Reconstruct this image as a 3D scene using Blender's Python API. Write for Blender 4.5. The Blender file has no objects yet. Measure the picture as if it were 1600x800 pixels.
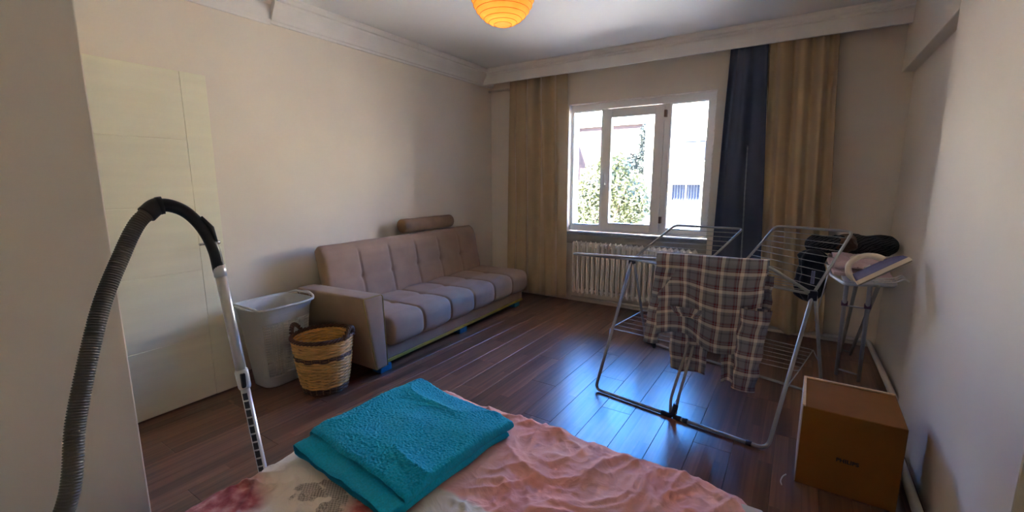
import bpy, bmesh, math, random
from mathutils import Vector, Matrix, noise as mnoise
random.seed(7)
PI = math.pi
scene = bpy.context.scene
COL = scene.collection

# ------------------------------------------------------------------ camera, world, light, exposure
cam_d = bpy.data.cameras.new('camera')
cam_d.sensor_width = 36.0
cam_d.lens = 688.0 / 1600.0 * 36.0
cam_d.clip_start = 0.02
cam_d.clip_end = 500
cam = bpy.data.objects.new('camera', cam_d)
COL.objects.link(cam)
cam.location = (0, 0, 1.42)
cam.rotation_euler = (math.radians(90) - math.atan(116 / 688.0), 0, math.radians(33.1))
scene.camera = cam

world = bpy.data.worlds.new('sky')
scene.world = world
world.use_nodes = True
wn, wl = world.node_tree.nodes, world.node_tree.links
wn.clear()
w_out = wn.new('ShaderNodeOutputWorld')
w_bg = wn.new('ShaderNodeBackground')
w_tc = wn.new('ShaderNodeTexCoord')
w_sep = wn.new('ShaderNodeSeparateXYZ')
w_ramp = wn.new('ShaderNodeValToRGB')
wl.new(w_tc.outputs['Generated'], w_sep.inputs[0])
wl.new(w_sep.outputs['Z'], w_ramp.inputs[0])
cr = w_ramp.color_ramp
cr.elements[0].position = 0.0
cr.elements[0].color = (1.0, 0.97, 0.93, 1)
cr.elements[1].position = 1.0
cr.elements[1].color = (0.14, 0.34, 0.85, 1)
e = cr.elements.new(0.12); e.color = (0.95, 0.96, 0.98, 1)
e = cr.elements.new(0.32); e.color = (0.07, 0.33, 1.0, 1)
wl.new(w_ramp.outputs[0], w_bg.inputs[0])
w_bg.inputs[1].default_value = 8.5
wl.new(w_bg.outputs[0], w_out.inputs[0])

sun_d = bpy.data.lights.new('sun', 'SUN')
sun_d.energy = 64.0
sun_d.color = (1.0, 0.90, 0.75)
sun_d.angle = math.radians(0.6)
sun = bpy.data.objects.new('sun', sun_d)
COL.objects.link(sun)
sun.rotation_euler = (math.radians(42), 0, math.radians(-25))

scene.view_settings.view_transform = 'Standard'
scene.view_settings.look = 'None'
scene.view_settings.gamma = 1.0
scene.view_settings.use_curve_mapping = False
scene.view_settings.exposure = 2.18
scene.cycles.use_denoising = True
scene.cycles.max_bounces = 12
scene.cycles.diffuse_bounces = 8
scene.cycles.transparent_max_bounces = 16
scene.cycles.sample_clamp_indirect = 12.0

# sampling hint for the daylight through the real window (emits nothing itself)
por_d = bpy.data.lights.new('window_portal', 'AREA')
por_d.shape = 'RECTANGLE'; por_d.size = 1.6; por_d.size_y = 1.45
por_d.cycles.is_portal = True
por = bpy.data.objects.new('window_portal', por_d)
COL.objects.link(por)
por.location = (-1.54, 5.0, 1.56)
por.rotation_euler = (math.radians(-90), 0, 0)

# ------------------------------------------------------------------ material helpers
MATS = {}
def srgb(r, g, b):
    f = lambda c: ((c / 255.0) / 12.92) if c / 255.0 <= 0.04045 else (((c / 255.0) + 0.055) / 1.055) ** 2.4
    return (f(r), f(g), f(b), 1)

def mat(name, col, rough=0.6, metal=0.0, var=0.08, vscale=6.0, bump=0.0, bscale=200.0, spec=0.5, sheen=0.0,
        emis=None, estr=0.0, coat=0.0, stretch=None):
    m = bpy.data.materials.new(name)
    m.use_nodes = True
    n, l = m.node_tree.nodes, m.node_tree.links
    b = n['Principled BSDF']
    b.inputs['Roughness'].default_value = rough
    b.inputs['Metallic'].default_value = metal
    b.inputs['Specular IOR Level'].default_value = spec
    b.inputs['Sheen Weight'].default_value = sheen
    b.inputs['Coat Weight'].default_value = coat
    tc = n.new('ShaderNodeTexCoord')
    src = tc.outputs['Object']
    if stretch:
        mp = n.new('ShaderNodeMapping'); mp.inputs['Scale'].default_value = stretch
        l.new(src, mp.inputs[0]); src = mp.outputs[0]
    nz = n.new('ShaderNodeTexNoise'); nz.inputs['Scale'].default_value = vscale; nz.inputs['Detail'].default_value = 5
    l.new(src, nz.inputs['Vector'])
    mr = n.new('ShaderNodeMapRange')
    mr.inputs[1].default_value = 0.3; mr.inputs[2].default_value = 0.7
    mr.inputs[3].default_value = 1.0 - var; mr.inputs[4].default_value = 1.0 + var
    l.new(nz.outputs[0], mr.inputs[0])
    mx = n.new('ShaderNodeVectorMath'); mx.operation = 'SCALE'
    mx.inputs[0].default_value = col[:3]
    l.new(mr.outputs[0], mx.inputs['Scale'])
    l.new(mx.outputs[0], b.inputs['Base Color'])
    if bump > 0:
        nb = n.new('ShaderNodeTexNoise'); nb.inputs['Scale'].default_value = bscale; nb.inputs['Detail'].default_value = 3
        l.new(src, nb.inputs['Vector'])
        bp = n.new('ShaderNodeBump'); bp.inputs['Strength'].default_value = bump; bp.inputs['Distance'].default_value = 0.003
        l.new(nb.outputs[0], bp.inputs['Height']); l.new(bp.outputs[0], b.inputs['Normal'])
    if emis:
        b.inputs['Emission Color'].default_value = emis
        b.inputs['Emission Strength'].default_value = estr
    MATS[name] = m
    return m

def bsdf(m): return m.node_tree.nodes['Principled BSDF']

# walls and plaster
M_wall = mat('wall_paint', (0.80, 0.725, 0.61, 1), 0.75, var=0.035, vscale=1.6, bump=0.06, bscale=60)
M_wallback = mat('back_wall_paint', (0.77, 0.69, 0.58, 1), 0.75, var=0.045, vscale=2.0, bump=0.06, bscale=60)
M_ceil = mat('ceiling_paint', (0.80, 0.79, 0.77, 1), 0.6, var=0.02, vscale=1.0, bump=0.03, bscale=40)
M_plaster = mat('cornice_plaster', (0.82, 0.79, 0.74, 1), 0.65, var=0.03)
M_reveal = mat('reveal_plaster', (0.74, 0.68, 0.62, 1), 0.7, var=0.05, vscale=9)
M_foam = mat('foam_bead', (0.80, 0.77, 0.70, 1), 0.9, var=0.15, vscale=40)
M_pvc = mat('white_pvc', (0.90, 0.89, 0.88, 1), 0.35, var=0.02)
M_sill = mat('grey_stone', srgb(128, 132, 140), 0.35, var=0.15, vscale=30)
M_sillshade = mat('sill_shade_grey', srgb(158, 152, 144), 0.7, var=0.12, vscale=10)  # wall below the sill, shadow painted in as a darker grey
M_pipe = mat('painted_pipe', (0.60, 0.55, 0.48, 1), 0.4, var=0.06, vscale=10)
M_rad = mat('radiator_enamel', (0.82, 0.76, 0.66, 1), 0.55, var=0.03)
M_door = mat('cream_door', (0.84, 0.81, 0.62, 1), 0.45, var=0.035, vscale=3, stretch=(1, 0.4, 5))
M_chrome = mat('chrome', (0.65, 0.65, 0.66, 1), 0.22, metal=1.0, var=0.03)
M_tubegrey = mat('grey_tube', (0.34, 0.335, 0.32, 1), 0.45, metal=0.4, var=0.08, vscale=12)
M_wire = mat('wire_white', (0.36, 0.355, 0.34, 1), 0.35, metal=0.4, var=0.03)
M_navyplastic = mat('navy_plastic', srgb(24, 24, 44), 0.4, var=0.05)
M_black = mat('black_plastic', srgb(26, 25, 26), 0.38, var=0.08, vscale=30)
M_hose = mat('grey_hose', srgb(84, 80, 76), 0.42, var=0.06, vscale=14)
M_alu = mat('brushed_tube', (0.66, 0.66, 0.68, 1), 0.3, metal=0.6, var=0.03)
M_slot = mat('dark_slot', srgb(60, 60, 66), 0.5)
# cloth
M_sofa = mat('sofa_velour', srgb(156, 128, 106), 0.85, var=0.08, vscale=7, bump=0.12, bscale=300, sheen=0.15)
M_sofaarm = mat('sofa_arm_velour', srgb(156, 129, 105), 0.85, var=0.07, vscale=7, bump=0.12, bscale=300, sheen=0.15)
M_bolster = mat('bolster_velvet', srgb(140, 108, 80), 0.7, var=0.16, vscale=9, sheen=0.12)
M_piping = mat('mustard_piping', srgb(158, 132, 62), 0.7)
M_strip = mat('mustard_strip', srgb(168, 144, 52), 0.6, var=0.12, vscale=12)
M_foot = mat('blue_block', srgb(14, 104, 138), 0.5)
M_beige = mat('beige_curtain', srgb(188, 163, 126), 0.5, var=0.05, vscale=5, bump=0.08, bscale=300, sheen=0.3)
M_navy = mat('navy_curtain', srgb(62, 70, 92), 0.6, var=0.06, vscale=6, sheen=0.3)
M_edge = mat('curtain_edging', srgb(120, 128, 140), 0.6)
M_towel = mat('turquoise_terry', srgb(0, 178, 226), 0.95, var=0.14, vscale=170, bump=0.6, bscale=420, sheen=0.08)
M_matt = mat('cream_ticking', (0.62, 0.55, 0.46, 1), 0.8)
M_bedbase = mat('dark_base', srgb(70, 58, 50), 0.7)
# containers
M_hamper = mat('hamper_plastic', (0.60, 0.57, 0.53, 1), 0.45, var=0.03)
M_wick = mat('wicker', srgb(220, 166, 96), 0.5, var=0.38, vscale=14, stretch=(0.7, 0.7, 7))
M_wickd = mat('dark_wicker', srgb(92, 60, 40), 0.5, var=0.3, vscale=40)
M_card = mat('cardboard', srgb(134, 86, 36), 0.9, spec=0.15, var=0.04, vscale=8)
M_cardedge = mat('card_edge', srgb(222, 188, 146), 0.8, var=0.1, vscale=60)
M_cardlit = mat('card_lit_side', srgb(205, 190, 175), 0.6, var=0.05)  # whitish box side, with its bright light put into the colour
M_print = mat('black_print', srgb(30, 22, 20), 0.7)
# iron and board
M_cream = mat('cream_plastic', srgb(226, 212, 188), 0.35, var=0.02)
M_lilac = mat('lilac_plastic', srgb(118, 118, 160), 0.25, var=0.1, vscale=15)
M_sole = mat('soleplate', srgb(120, 112, 105), 0.3, metal=0.8)
M_boardmetal = mat('board_enamel', srgb(168, 172, 184), 0.4, var=0.04)
M_violet = mat('violet_plastic', srgb(92, 66, 92), 0.5)
M_brown = mat('brown_wool', srgb(92, 62, 42), 0.9, var=0.3, vscale=20, sheen=0.3)
M_dark = mat('dark_wool', srgb(30, 32, 40), 0.9, var=0.3, vscale=25, sheen=0.2)
M_peg = mat('peg_blue', srgb(110, 110, 150), 0.4)
M_white = mat('white_plastic', srgb(225, 222, 215), 0.4)
# outside
M_house = mat('white_render', (0.46, 0.43, 0.38, 1), 0.8, var=0.03)
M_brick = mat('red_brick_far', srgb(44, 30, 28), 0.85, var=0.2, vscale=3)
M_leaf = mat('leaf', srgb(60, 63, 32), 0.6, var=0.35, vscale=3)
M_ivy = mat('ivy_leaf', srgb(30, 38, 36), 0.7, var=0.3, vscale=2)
M_bark = mat('bark', srgb(90, 74, 58), 0.9)
M_ground = mat('street', (0.26, 0.25, 0.235, 1), 0.9)
M_farglass = mat('far_glass', srgb(36, 43, 58), 0.6, spec=0.1)
M_bars = mat('window_bars', srgb(60, 64, 74), 0.5)
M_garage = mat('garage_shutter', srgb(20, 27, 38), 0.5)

def nodes_of(m): return m.node_tree.nodes, m.node_tree.links
def math_node(n, l, op, a, b=None, c=None):
    k = n.new('ShaderNodeMath'); k.operation = op
    for i, v in enumerate((a, b, c)):
        if v is None: continue
        if isinstance(v, (int, float)): k.inputs[i].default_value = v
        else: l.new(v, k.inputs[i])
    return k.outputs[0]
def mix_col(n, l, fac, a, b, mode='MIX'):
    k = n.new('ShaderNodeMix'); k.data_type = 'RGBA'; k.blend_type = mode
    for i, v in ((0, fac), (6, a), (7, b)):
        if isinstance(v, (int, float)): k.inputs[i].default_value = v
        elif isinstance(v, tuple): k.inputs[i].default_value = v
        else: l.new(v, k.inputs[i])
    return k.outputs[2]
def ramp(n, l, fac, stops, interp='LINEAR'):
    k = n.new('ShaderNodeValToRGB'); k.color_ramp.interpolation = interp
    els = k.color_ramp.elements
    els[0].position, els[0].color = stops[0]
    els[1].position, els[1].color = stops[-1]
    for p, c in stops[1:-1]:
        e = els.new(p); e.color = c
    l.new(fac, k.inputs[0])
    return k.outputs[0]

# laminate: three strips per plank, tone hashed per strip block
def make_laminate():
    m = bpy.data.materials.new('laminate'); m.use_nodes = True
    n, l = nodes_of(m); b = bsdf(m)
    tc = n.new('ShaderNodeTexCoord'); sp = n.new('ShaderNodeSeparateXYZ'); l.new(tc.outputs['Object'], sp.inputs[0])
    oi = n.new('ShaderNodeObjectInfo')
    strip = math_node(n, l, 'FLOOR', math_node(n, l, 'DIVIDE', sp.outputs[0], 0.0634))
    off = math_node(n, l, 'MULTIPLY', strip, 0.37)
    off2 = math_node(n, l, 'ADD', off, math_node(n, l, 'MULTIPLY', oi.outputs['Random'], 3.0))
    blk = math_node(n, l, 'FLOOR', math_node(n, l, 'DIVIDE', math_node(n, l, 'ADD', sp.outputs[1], off2), 1.35))
    cb = n.new('ShaderNodeCombineXYZ'); l.new(strip, cb.inputs[0]); l.new(blk, cb.inputs[1])
    l.new(math_node(n, l, 'MULTIPLY', oi.outputs['Random'], 91.0), cb.inputs[2])
    wnz = n.new('ShaderNodeTexWhiteNoise'); l.new(cb.outputs[0], wnz.inputs['Vector'])
    tone = ramp(n, l, wnz.outputs['Value'], [(0, srgb(102, 69, 52)), (0.5, srgb(120, 82, 62)), (1, srgb(140, 99, 76))])
    mp = n.new('ShaderNodeMapping'); mp.inputs['Scale'].default_value = (48, 1.3, 1)
    av = n.new('ShaderNodeVectorMath'); av.operation = 'ADD'
    l.new(tc.outputs['Object'], av.inputs[0]); l.new(cb.outputs[0], av.inputs[1])
    l.new(av.outputs[0], mp.inputs[0])
    nz = n.new('ShaderNodeTexNoise'); nz.inputs['Scale'].default_value = 1.0; nz.inputs['Detail'].default_value = 6
    l.new(mp.outputs[0], nz.inputs['Vector'])
    g = ramp(n, l, nz.outputs[0], [(0.3, (0.62, 0.60, 0.60, 1)), (0.7, (1.22, 1.2, 1.2, 1))])
    l.new(mix_col(n, l, 1.0, tone, g, 'MULTIPLY'), b.inputs['Base Color'])
    b.inputs['Roughness'].default_value = 0.29
    b.inputs['Specular IOR Level'].default_value = 0.7
    bp = n.new('ShaderNodeBump'); bp.inputs['Strength'].default_value = 0.012; bp.inputs['Distance'].default_value = 0.002
    l.new(nz.outputs[0], bp.inputs['Height']); l.new(bp.outputs[0], b.inputs['Normal'])
    return m
M_lam = make_laminate()
M_sub = mat('joint_dark', srgb(20, 14, 12), 0.8)

def make_glass():
    m = bpy.data.materials.new('window_glass'); m.use_nodes = True
    n, l = nodes_of(m); n.clear()
    o = n.new('ShaderNodeOutputMaterial'); t = n.new('ShaderNodeBsdfTransparent'); g = n.new('ShaderNodeBsdfGlossy')
    t.inputs[0].default_value = (0.95, 0.97, 0.97, 1); g.inputs['Roughness'].default_value = 0.02
    fr = n.new('ShaderNodeFresnel'); fr.inputs[0].default_value = 1.45
    mx = n.new('ShaderNodeMixShader')
    l.new(fr.outputs[0], mx.inputs[0]); l.new(t.outputs[0], mx.inputs[1]); l.new(g.outputs[0], mx.inputs[2])
    l.new(mx.outputs[0], o.inputs[0])
    return m
M_glass = make_glass()

def make_sheet():
    m = bpy.data.materials.new('printed_sheet'); m.use_nodes = True
    n, l = nodes_of(m); b = bsdf(m)
    tc = n.new('ShaderNodeTexCoord'); P = tc.outputs['Object']
    sp = n.new('ShaderNodeSeparateXYZ'); l.new(P, sp.inputs[0])
    nz = n.new('ShaderNodeTexNoise'); nz.inputs['Scale'].default_value = 7; nz.inputs['Detail'].default_value = 4; l.new(P, nz.inputs['Vector'])
    edge = math_node(n, l, 'ADD', sp.outputs[1], math_node(n, l, 'MULTIPLY', math_node(n, l, 'SUBTRACT', nz.outputs[0], 0.5), 0.10))
    pinkmask = ramp(n, l, edge, [(0.0, (0, 0, 0, 1)), (0.885, (0, 0, 0, 1)), (0.905, (1, 1, 1, 1)), (1, (1, 1, 1, 1))])
    tz = n.new('ShaderNodeTexNoise'); tz.inputs['Scale'].default_value = 3.5; tz.inputs['Detail'].default_value = 5; l.new(P, tz.inputs['Vector'])
    pink = ramp(n, l, tz.outputs[0], [(0.3, srgb(246, 170, 160)), (0.7, srgb(252, 198, 184))])
    cream = srgb(240, 228, 212)
    col = cream
    fine = n.new('ShaderNodeTexNoise'); fine.inputs['Scale'].default_value = 26; fine.inputs['Detail'].default_value = 6; l.new(P, fine.inputs['Vector'])
    chk = n.new('ShaderNodeTexChecker'); chk.inputs['Scale'].default_value = 170; l.new(P, chk.inputs['Vector'])
    def blob(cx, cy, r, soft=0.55):
        vm = n.new('ShaderNodeVectorMath'); vm.operation = 'DISTANCE'
        cm = n.new('ShaderNodeCombineXYZ'); l.new(sp.outputs[0], cm.inputs[0]); l.new(sp.outputs[1], cm.inputs[1])
        l.new(cm.outputs[0], vm.inputs[0]); vm.inputs[1].default_value = (cx, cy, 0)
        d = math_node(n, l, 'ADD', vm.outputs['Value'], math_node(n, l, 'MULTIPLY', math_node(n, l, 'SUBTRACT', (fine if soft > 0.7 else nz).outputs[0], 0.5), r * (2.6 if soft > 0.7 else 0.9)))
        mr = n.new('ShaderNodeMapRange'); mr.inputs[1].default_value = r; mr.inputs[2].default_value = r * soft
        l.new(d, mr.inputs[0]); return mr.outputs[0]
    rose = ramp(n, l, fine.outputs[0], [(0.3, srgb(150, 62, 66)), (0.5, srgb(190, 100, 100)), (0.72, srgb(222, 160, 150))])
    grey = mix_col(n, l, chk.outputs['Fac'], srgb(120, 108, 100), srgb(200, 186, 170))
    for cx, cy, r in [(-1.35, 0.49, 0.15), (-0.93, 0.74, 0.12), (-0.55, 0.25, 0.15), (-1.1, -0.1, 0.15), (-0.2, 0.6, 0.12), (-0.3, -0.2, 0.14)]:
        col = mix_col(n, l, blob(cx, cy, r), col, rose)
    for cx, cy, r in [(-1.11, 0.72, 0.055), (-1.05, 0.67, 0.04), (-1.16, 0.66, 0.045), (-1.02, 0.76, 0.04), (-0.7, 0.5, 0.06), (-1.2, 0.25, 0.06), (-0.4, 0.4, 0.05)]:
        col = mix_col(n, l, math_node(n, l, 'MULTIPLY', blob(cx, cy, r, 0.8), 0.75), col, grey)
    col = mix_col(n, l, pinkmask, col, pink)
    l.new(col, b.inputs['Base Color'])
    wz = n.new('ShaderNodeTexNoise'); wz.inputs['Scale'].default_value = 11; wz.inputs['Detail'].default_value = 3; wz.inputs['Distortion'].default_value = 1.2
    l.new(P, wz.inputs['Vector'])
    rd = math_node(n, l, 'ABSOLUTE', math_node(n, l, 'SUBTRACT', wz.outputs[0], 0.5))
    bp = n.new('ShaderNodeBump'); bp.inputs['Strength'].default_value = 0.16; bp.inputs['Distance'].default_value = 0.02
    l.new(math_node(n, l, 'POWER', math_node(n, l, 'SUBTRACT', 1.0, math_node(n, l, 'MULTIPLY', rd, 2.0)), 5.0), bp.inputs['Height']); l.new(bp.outputs[0], b.inputs['Normal'])
    b.inputs['Roughness'].default_value = 0.8; b.inputs['Sheen Weight'].default_value = 0.2
    b.inputs['Specular IOR Level'].default_value = 0.25
    return m
M_sheet = make_sheet()

def make_plaid():
    m = bpy.data.materials.new('plaid_cotton'); m.use_nodes = True
    n, l = nodes_of(m); b = bsdf(m)
    tc = n.new('ShaderNodeTexCoord'); sp = n.new('ShaderNodeSeparateXYZ'); l.new(tc.outputs['UV'], sp.inputs[0])
    g, c, r = srgb(132, 132, 138), srgb(224, 212, 198), srgb(112, 52, 58)
    d = srgb(98, 98, 106)
    st = [(0.0, g), (0.30, g), (0.31, d), (0.36, r), (0.42, r), (0.43, g), (0.47, g), (0.48, r), (0.54, r), (0.55, c), (0.72, c), (0.73, g), (0.84, g), (0.85, d), (0.93, d), (0.94, g), (1.0, g)]
    fu = math_node(n, l, 'FRACT', math_node(n, l, 'DIVIDE', sp.outputs[0], 0.105))
    fv = math_node(n, l, 'FRACT', math_node(n, l, 'DIVIDE', sp.outputs[1], 0.105))
    cu = ramp(n, l, fu, st); cv = ramp(n, l, fv, st)
    l.new(mix_col(n, l, 0.5, cu, cv), b.inputs['Base Color'])
    b.inputs['Roughness'].default_value = 0.9; b.inputs['Sheen Weight'].default_value = 0.2
    b.inputs['Specular IOR Level'].default_value = 0.2
    return m
M_plaid = make_plaid()

def make_pattern(name, a, bcol, cc, scale, ang=45):
    m = bpy.data.materials.new(name); m.use_nodes = True
    n, l = nodes_of(m); b = bsdf(m)
    tc = n.new('ShaderNodeTexCoord'); mp = n.new('ShaderNodeMapping'); mp.inputs['Rotation'].default_value = (0, 0, math.radians(ang)); mp.inputs['Scale'].default_value = (scale, scale, scale)
    l.new(tc.outputs['UV'], mp.inputs[0])
    w = n.new('ShaderNodeTexWave'); w.inputs['Scale'].default_value = 1.0; w.inputs['Distortion'].default_value = 5.0; w.inputs['Detail'].default_value = 2
    l.new(mp.outputs[0], w.inputs['Vector'])
    l.new(ramp(n, l, w.outputs['Fac'], [(0.0, a), (0.62, a), (0.7, bcol), (0.8, cc), (1, a)]), b.inputs['Base Color'])
    b.inputs['Roughness'].default_value = 0.85
    b.inputs['Specular IOR Level'].default_value = 0.2
    return m
M_roll = make_pattern('dark_patterned_knit', srgb(26, 28, 34), srgb(140, 140, 140), srgb(80, 82, 86), 14, 40)
M_pinkcloth = make_pattern('pink_striped_cotton', srgb(206, 178, 180), srgb(150, 90, 104), srgb(222, 200, 198), 9, 80)

def make_paper():
    m = bpy.data.materials.new('orange_paper'); m.use_nodes = True
    n, l = nodes_of(m); n.clear()
    o = n.new('ShaderNodeOutputMaterial'); d = n.new('ShaderNodeBsdfDiffuse'); t = n.new('ShaderNodeBsdfTranslucent'); mx = n.new('ShaderNodeMixShader')
    tc = n.new('ShaderNodeTexCoord'); nz = n.new('ShaderNodeTexNoise'); nz.inputs['Scale'].default_value = 14; l.new(tc.outputs['Object'], nz.inputs['Vector'])
    c = ramp(n, l, nz.outputs[0], [(0.3, srgb(255, 184, 104)), (0.7, srgb(255, 196, 120))])
    l.new(c, d.inputs[0]); l.new(c, t.inputs[0]); mx.inputs[0].default_value = 0.6
    l.new(d.outputs[0], mx.inputs[1]); l.new(t.outputs[0], mx.inputs[2]); l.new(mx.outputs[0], o.inputs[0])
    return m
M_paper = make_paper()
M_rib = mat('lantern_wire', srgb(196, 112, 30), 0.6)
M_bulb = mat('bulb_glass', (1, 0.8, 0.5, 1), 0.4, emis=(1, 0.62, 0.25, 1), estr=3)
# beige curtain lets some daylight through
for mm, amt in ((M_beige, 0.25),):
    bsdf(mm).inputs['Transmission Weight'].default_value = 0.0

# ------------------------------------------------------------------ mesh helpers
def link(name, me, m, parent=None, smooth=True):
    if m is not None and not me.materials: me.materials.append(m)
    if smooth:
        for p in me.polygons: p.use_smooth = True
    o = bpy.data.objects.new(name, me); COL.objects.link(o)
    if parent is not None: o.parent = parent
    return o
def obj(name, bm, m, parent=None, smooth=False, bev=0.0, seg=2):
    if bev > 0:
        bmesh.ops.bevel(bm, geom=bm.edges[:], offset=bev, segments=seg, affect='EDGES', profile=0.6)
    bmesh.ops.recalc_face_normals(bm, faces=bm.faces[:])
    me = bpy.data.meshes.new(name); bm.to_mesh(me); bm.free()
    return link(name, me, m, parent, smooth)
def B(*boxes):
    bm = bmesh.new()
    for b in boxes: add_box(bm, *b)
    return bm
def add_box(bm, x0, x1, y0, y1, z0, z1, M=None):
    vs = [bm.verts.new((x, y, z)) for z in (z0, z1) for y in (y0, y1) for x in (x0, x1)]
    for f in ((0, 1, 3, 2), (4, 6, 7, 5), (0, 4, 5, 1), (2, 3, 7, 6), (0, 2, 6, 4), (1, 5, 7, 3)):
        bm.faces.new([vs[i] for i in f])
    if M is not None: bmesh.ops.transform(bm, matrix=M, verts=vs)
    return vs
def add_hexa(bm, p):   # 8 points: bottom 4 ccw, top 4 ccw
    vs = [bm.verts.new(q) for q in p]
    for f in ((3, 2, 1, 0), (4, 5, 6, 7), (0, 1, 5, 4), (1, 2, 6, 5), (2, 3, 7, 6), (3, 0, 4, 7)):
        bm.faces.new([vs[i] for i in f])
def frames(pts, closed=False):
    pts = [Vector(p) for p in pts]; n = len(pts); T = []
    for i in range(n):
        if closed: t = pts[(i + 1) % n] - pts[i - 1]
        else: t = pts[min(i + 1, n - 1)] - pts[max(i - 1, 0)]
        T.append(t.normalized())
    up = Vector((0, 0, 1)) if abs(T[0].z) < 0.9 else Vector((1, 0, 0))
    N = (up - T[0] * up.dot(T[0])).normalized(); out = []
    for i in range(n):
        N = (N - T[i] * N.dot(T[i])).normalized()
        out.append((pts[i], N.copy(), T[i].cross(N)))
    return out
def add_tube(bm, pts, r, seg=10, closed=False, cap=True):
    fr = frames(pts, closed); rings = []
    for i, (p, a, b) in enumerate(fr):
        rr = r[i] if isinstance(r, (list, tuple)) else r
        rings.append([bm.verts.new(p + (a * math.cos(2 * PI * k / seg) + b * math.sin(2 * PI * k / seg)) * rr) for k in range(seg)])
    m = len(rings)
    for i in range(m if closed else m - 1):
        A, Bn = rings[i], rings[(i + 1) % m]
        for k in range(seg):
            bm.faces.new((A[k], A[(k + 1) % seg], Bn[(k + 1) % seg], Bn[k]))
    if cap and not closed:
        bm.faces.new(rings[0][::-1]); bm.faces.new(rings[-1])
def smooth_path(pts, rad=0.05, n=6, closed=False):
    """polyline with rounded corners"""
    pts = [Vector(p) for p in pts]; out = []
    N = len(pts)
    for i, p in enumerate(pts):
        if not closed and i in (0, N - 1): out.append(p); continue
        a, c = pts[i - 1], pts[(i + 1) % N]
        ra = min(rad, (a - p).length * 0.45, (c - p).length * 0.45)
        q0 = p + (a - p).normalized() * ra; q1 = p + (c - p).normalized() * ra
        for k in range(n + 1):
            t = k / n
            out.append(q0 * (1 - t) ** 2 + p * 2 * t * (1 - t) + q1 * t * t)
    return out
def catmull(pts, n=8):
    P = [Vector(p) for p in pts]; P = [P[0] * 2 - P[1]] + P + [P[-1] * 2 - P[-2]]; out = []
    for i in range(1, len(P) - 2):
        a, b, c, d = P[i - 1:i + 3]
        for k in range(n):
            t = k / n
            out.append(0.5 * ((2 * b) + (c - a) * t + (2 * a - 5 * b + 4 * c - d) * t * t + (3 * b - a - 3 * c + d) * t ** 3))
    out.append(P[-2]); return out
def tube_obj(name, pts, r, m, parent=None, seg=10, closed=False):
    bm = bmesh.new(); add_tube(bm, pts, r, seg, closed); return obj(name, bm, m, parent, smooth=True)
def lathe_bm(prof, seg=40, center=(0, 0)):
    bm = bmesh.new(); rings = []
    for r, z in prof:
        rings.append([bm.verts.new((center[0] + r * math.cos(2 * PI * k / seg), center[1] + r * math.sin(2 * PI * k / seg), z)) for k in range(seg)])
    for A, Bn in zip(rings, rings[1:]):
        for k in range(seg): bm.faces.new((A[k], A[(k + 1) % seg], Bn[(k + 1) % seg], Bn[k]))
    return bm, rings
def grid_obj(name, fn, nu, nv, m, parent=None, uv=None, closed_u=False, thick=0.0, smooth=True):
    vs = []; fs = []
    for j in range(nv + 1):
        for i in range(nu + (0 if closed_u else 1)):
            vs.append(fn(i / nu, j / nv))
    W = nu if closed_u else nu + 1
    for j in range(nv):
        for i in range(nu):
            i2 = (i + 1) % W if closed_u else i + 1
            fs.append((j * W + i, j * W + i2, (j + 1) * W + i2, (j + 1) * W + i))
    me = bpy.data.meshes.new(name); me.from_pydata([tuple(v) for v in vs], [], fs)
    if uv:
        ul = me.uv_layers.new(name='UVMap')
        for p in me.polygons:
            fi = p.index; j, i = divmod(fi, nu)
            for li, (du, dv) in zip(p.loop_indices, ((0, 0), (1, 0), (1, 1), (0, 1))):
                ul.data[li].uv = uv((i + du) / nu, (j + dv) / nv)
    me.update()
    o = link(name, me, m, parent, smooth)
    if thick:
        s = o.modifiers.new('thickness', 'SOLIDIFY'); s.thickness = thick; s.offset = 0
    return o
def nz(x, y=0.0, z=0.0): return mnoise.noise(Vector((x, y, z)))
def thing(name, label, cat, loc=(0, 0, 0), rz=0.0, group=None):
    o = bpy.data.objects.new(name, None); COL.objects.link(o)
    o.empty_display_size = 0.1
    o.location = loc; o.rotation_euler = (0, 0, rz)
    return tag(o, label, cat, group)
def tag(o, label, cat, group=None, kind=None):
    o['label'] = label; o['category'] = cat
    if group: o['group'] = group
    if kind: o['kind'] = kind
    return o
def struct(o, label=None, cat=None):
    o['kind'] = 'structure'
    if label: o['label'] = label
    if cat: o['category'] = cat
    return o
def local(parent_loc, pts):
    L = Vector(parent_loc); return [Vector(p) - L for p in pts]

# ------------------------------------------------------------------ room numbers (metres)
XL, XR, XREC = -3.42, 0.575, 0.65       # left wall, near right wall, recessed right wall
YB, YREAR = 4.76, -1.5                  # window wall, wall behind the camera
ZC = 2.76
OX0, OX1, OZ0, OZ1 = -2.325, -0.757, 0.835, 2.293   # window opening

# floor: sub-floor with separate laminate boards
fl = struct(obj('floor', B((XL - 0.2, 1.1, YREAR - 0.1, YB + 0.35, -0.2, -0.004)), M_sub), 'dark walnut laminate floor of long strip boards', 'floor')
PWD, PLN = 0.19, 1.2
bm = B((0.0006, PWD - 0.0006, 0.0006, PLN - 0.0006, -0.012, 0.0))
bmesh.ops.bevel(bm, geom=[e for e in bm.edges if all(v.co.z > -0.001 for v in e.verts)], offset=0.0012, segments=1, affect='EDGES')
me_plank = bpy.data.meshes.new('plank'); bm.to_mesh(me_plank); bm.free(); me_plank.materials.append(M_lam)
x = XL; ci = 0
while x < 1.0:
    y = YREAR - (ci * 0.43 % PLN)
    while y < YB - 0.02:
        y0 = max(y, YREAR); y1 = min(y + PLN, YB)
        if y1 - y0 > 0.03:
            p = bpy.data.objects.new('plank', me_plank); COL.objects.link(p); p.parent = fl
            p.location = (x, y0, 0.0); p.scale = (1, (y1 - y0) / PLN, 1)
        y += PLN
    x += PWD; ci += 1

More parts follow.
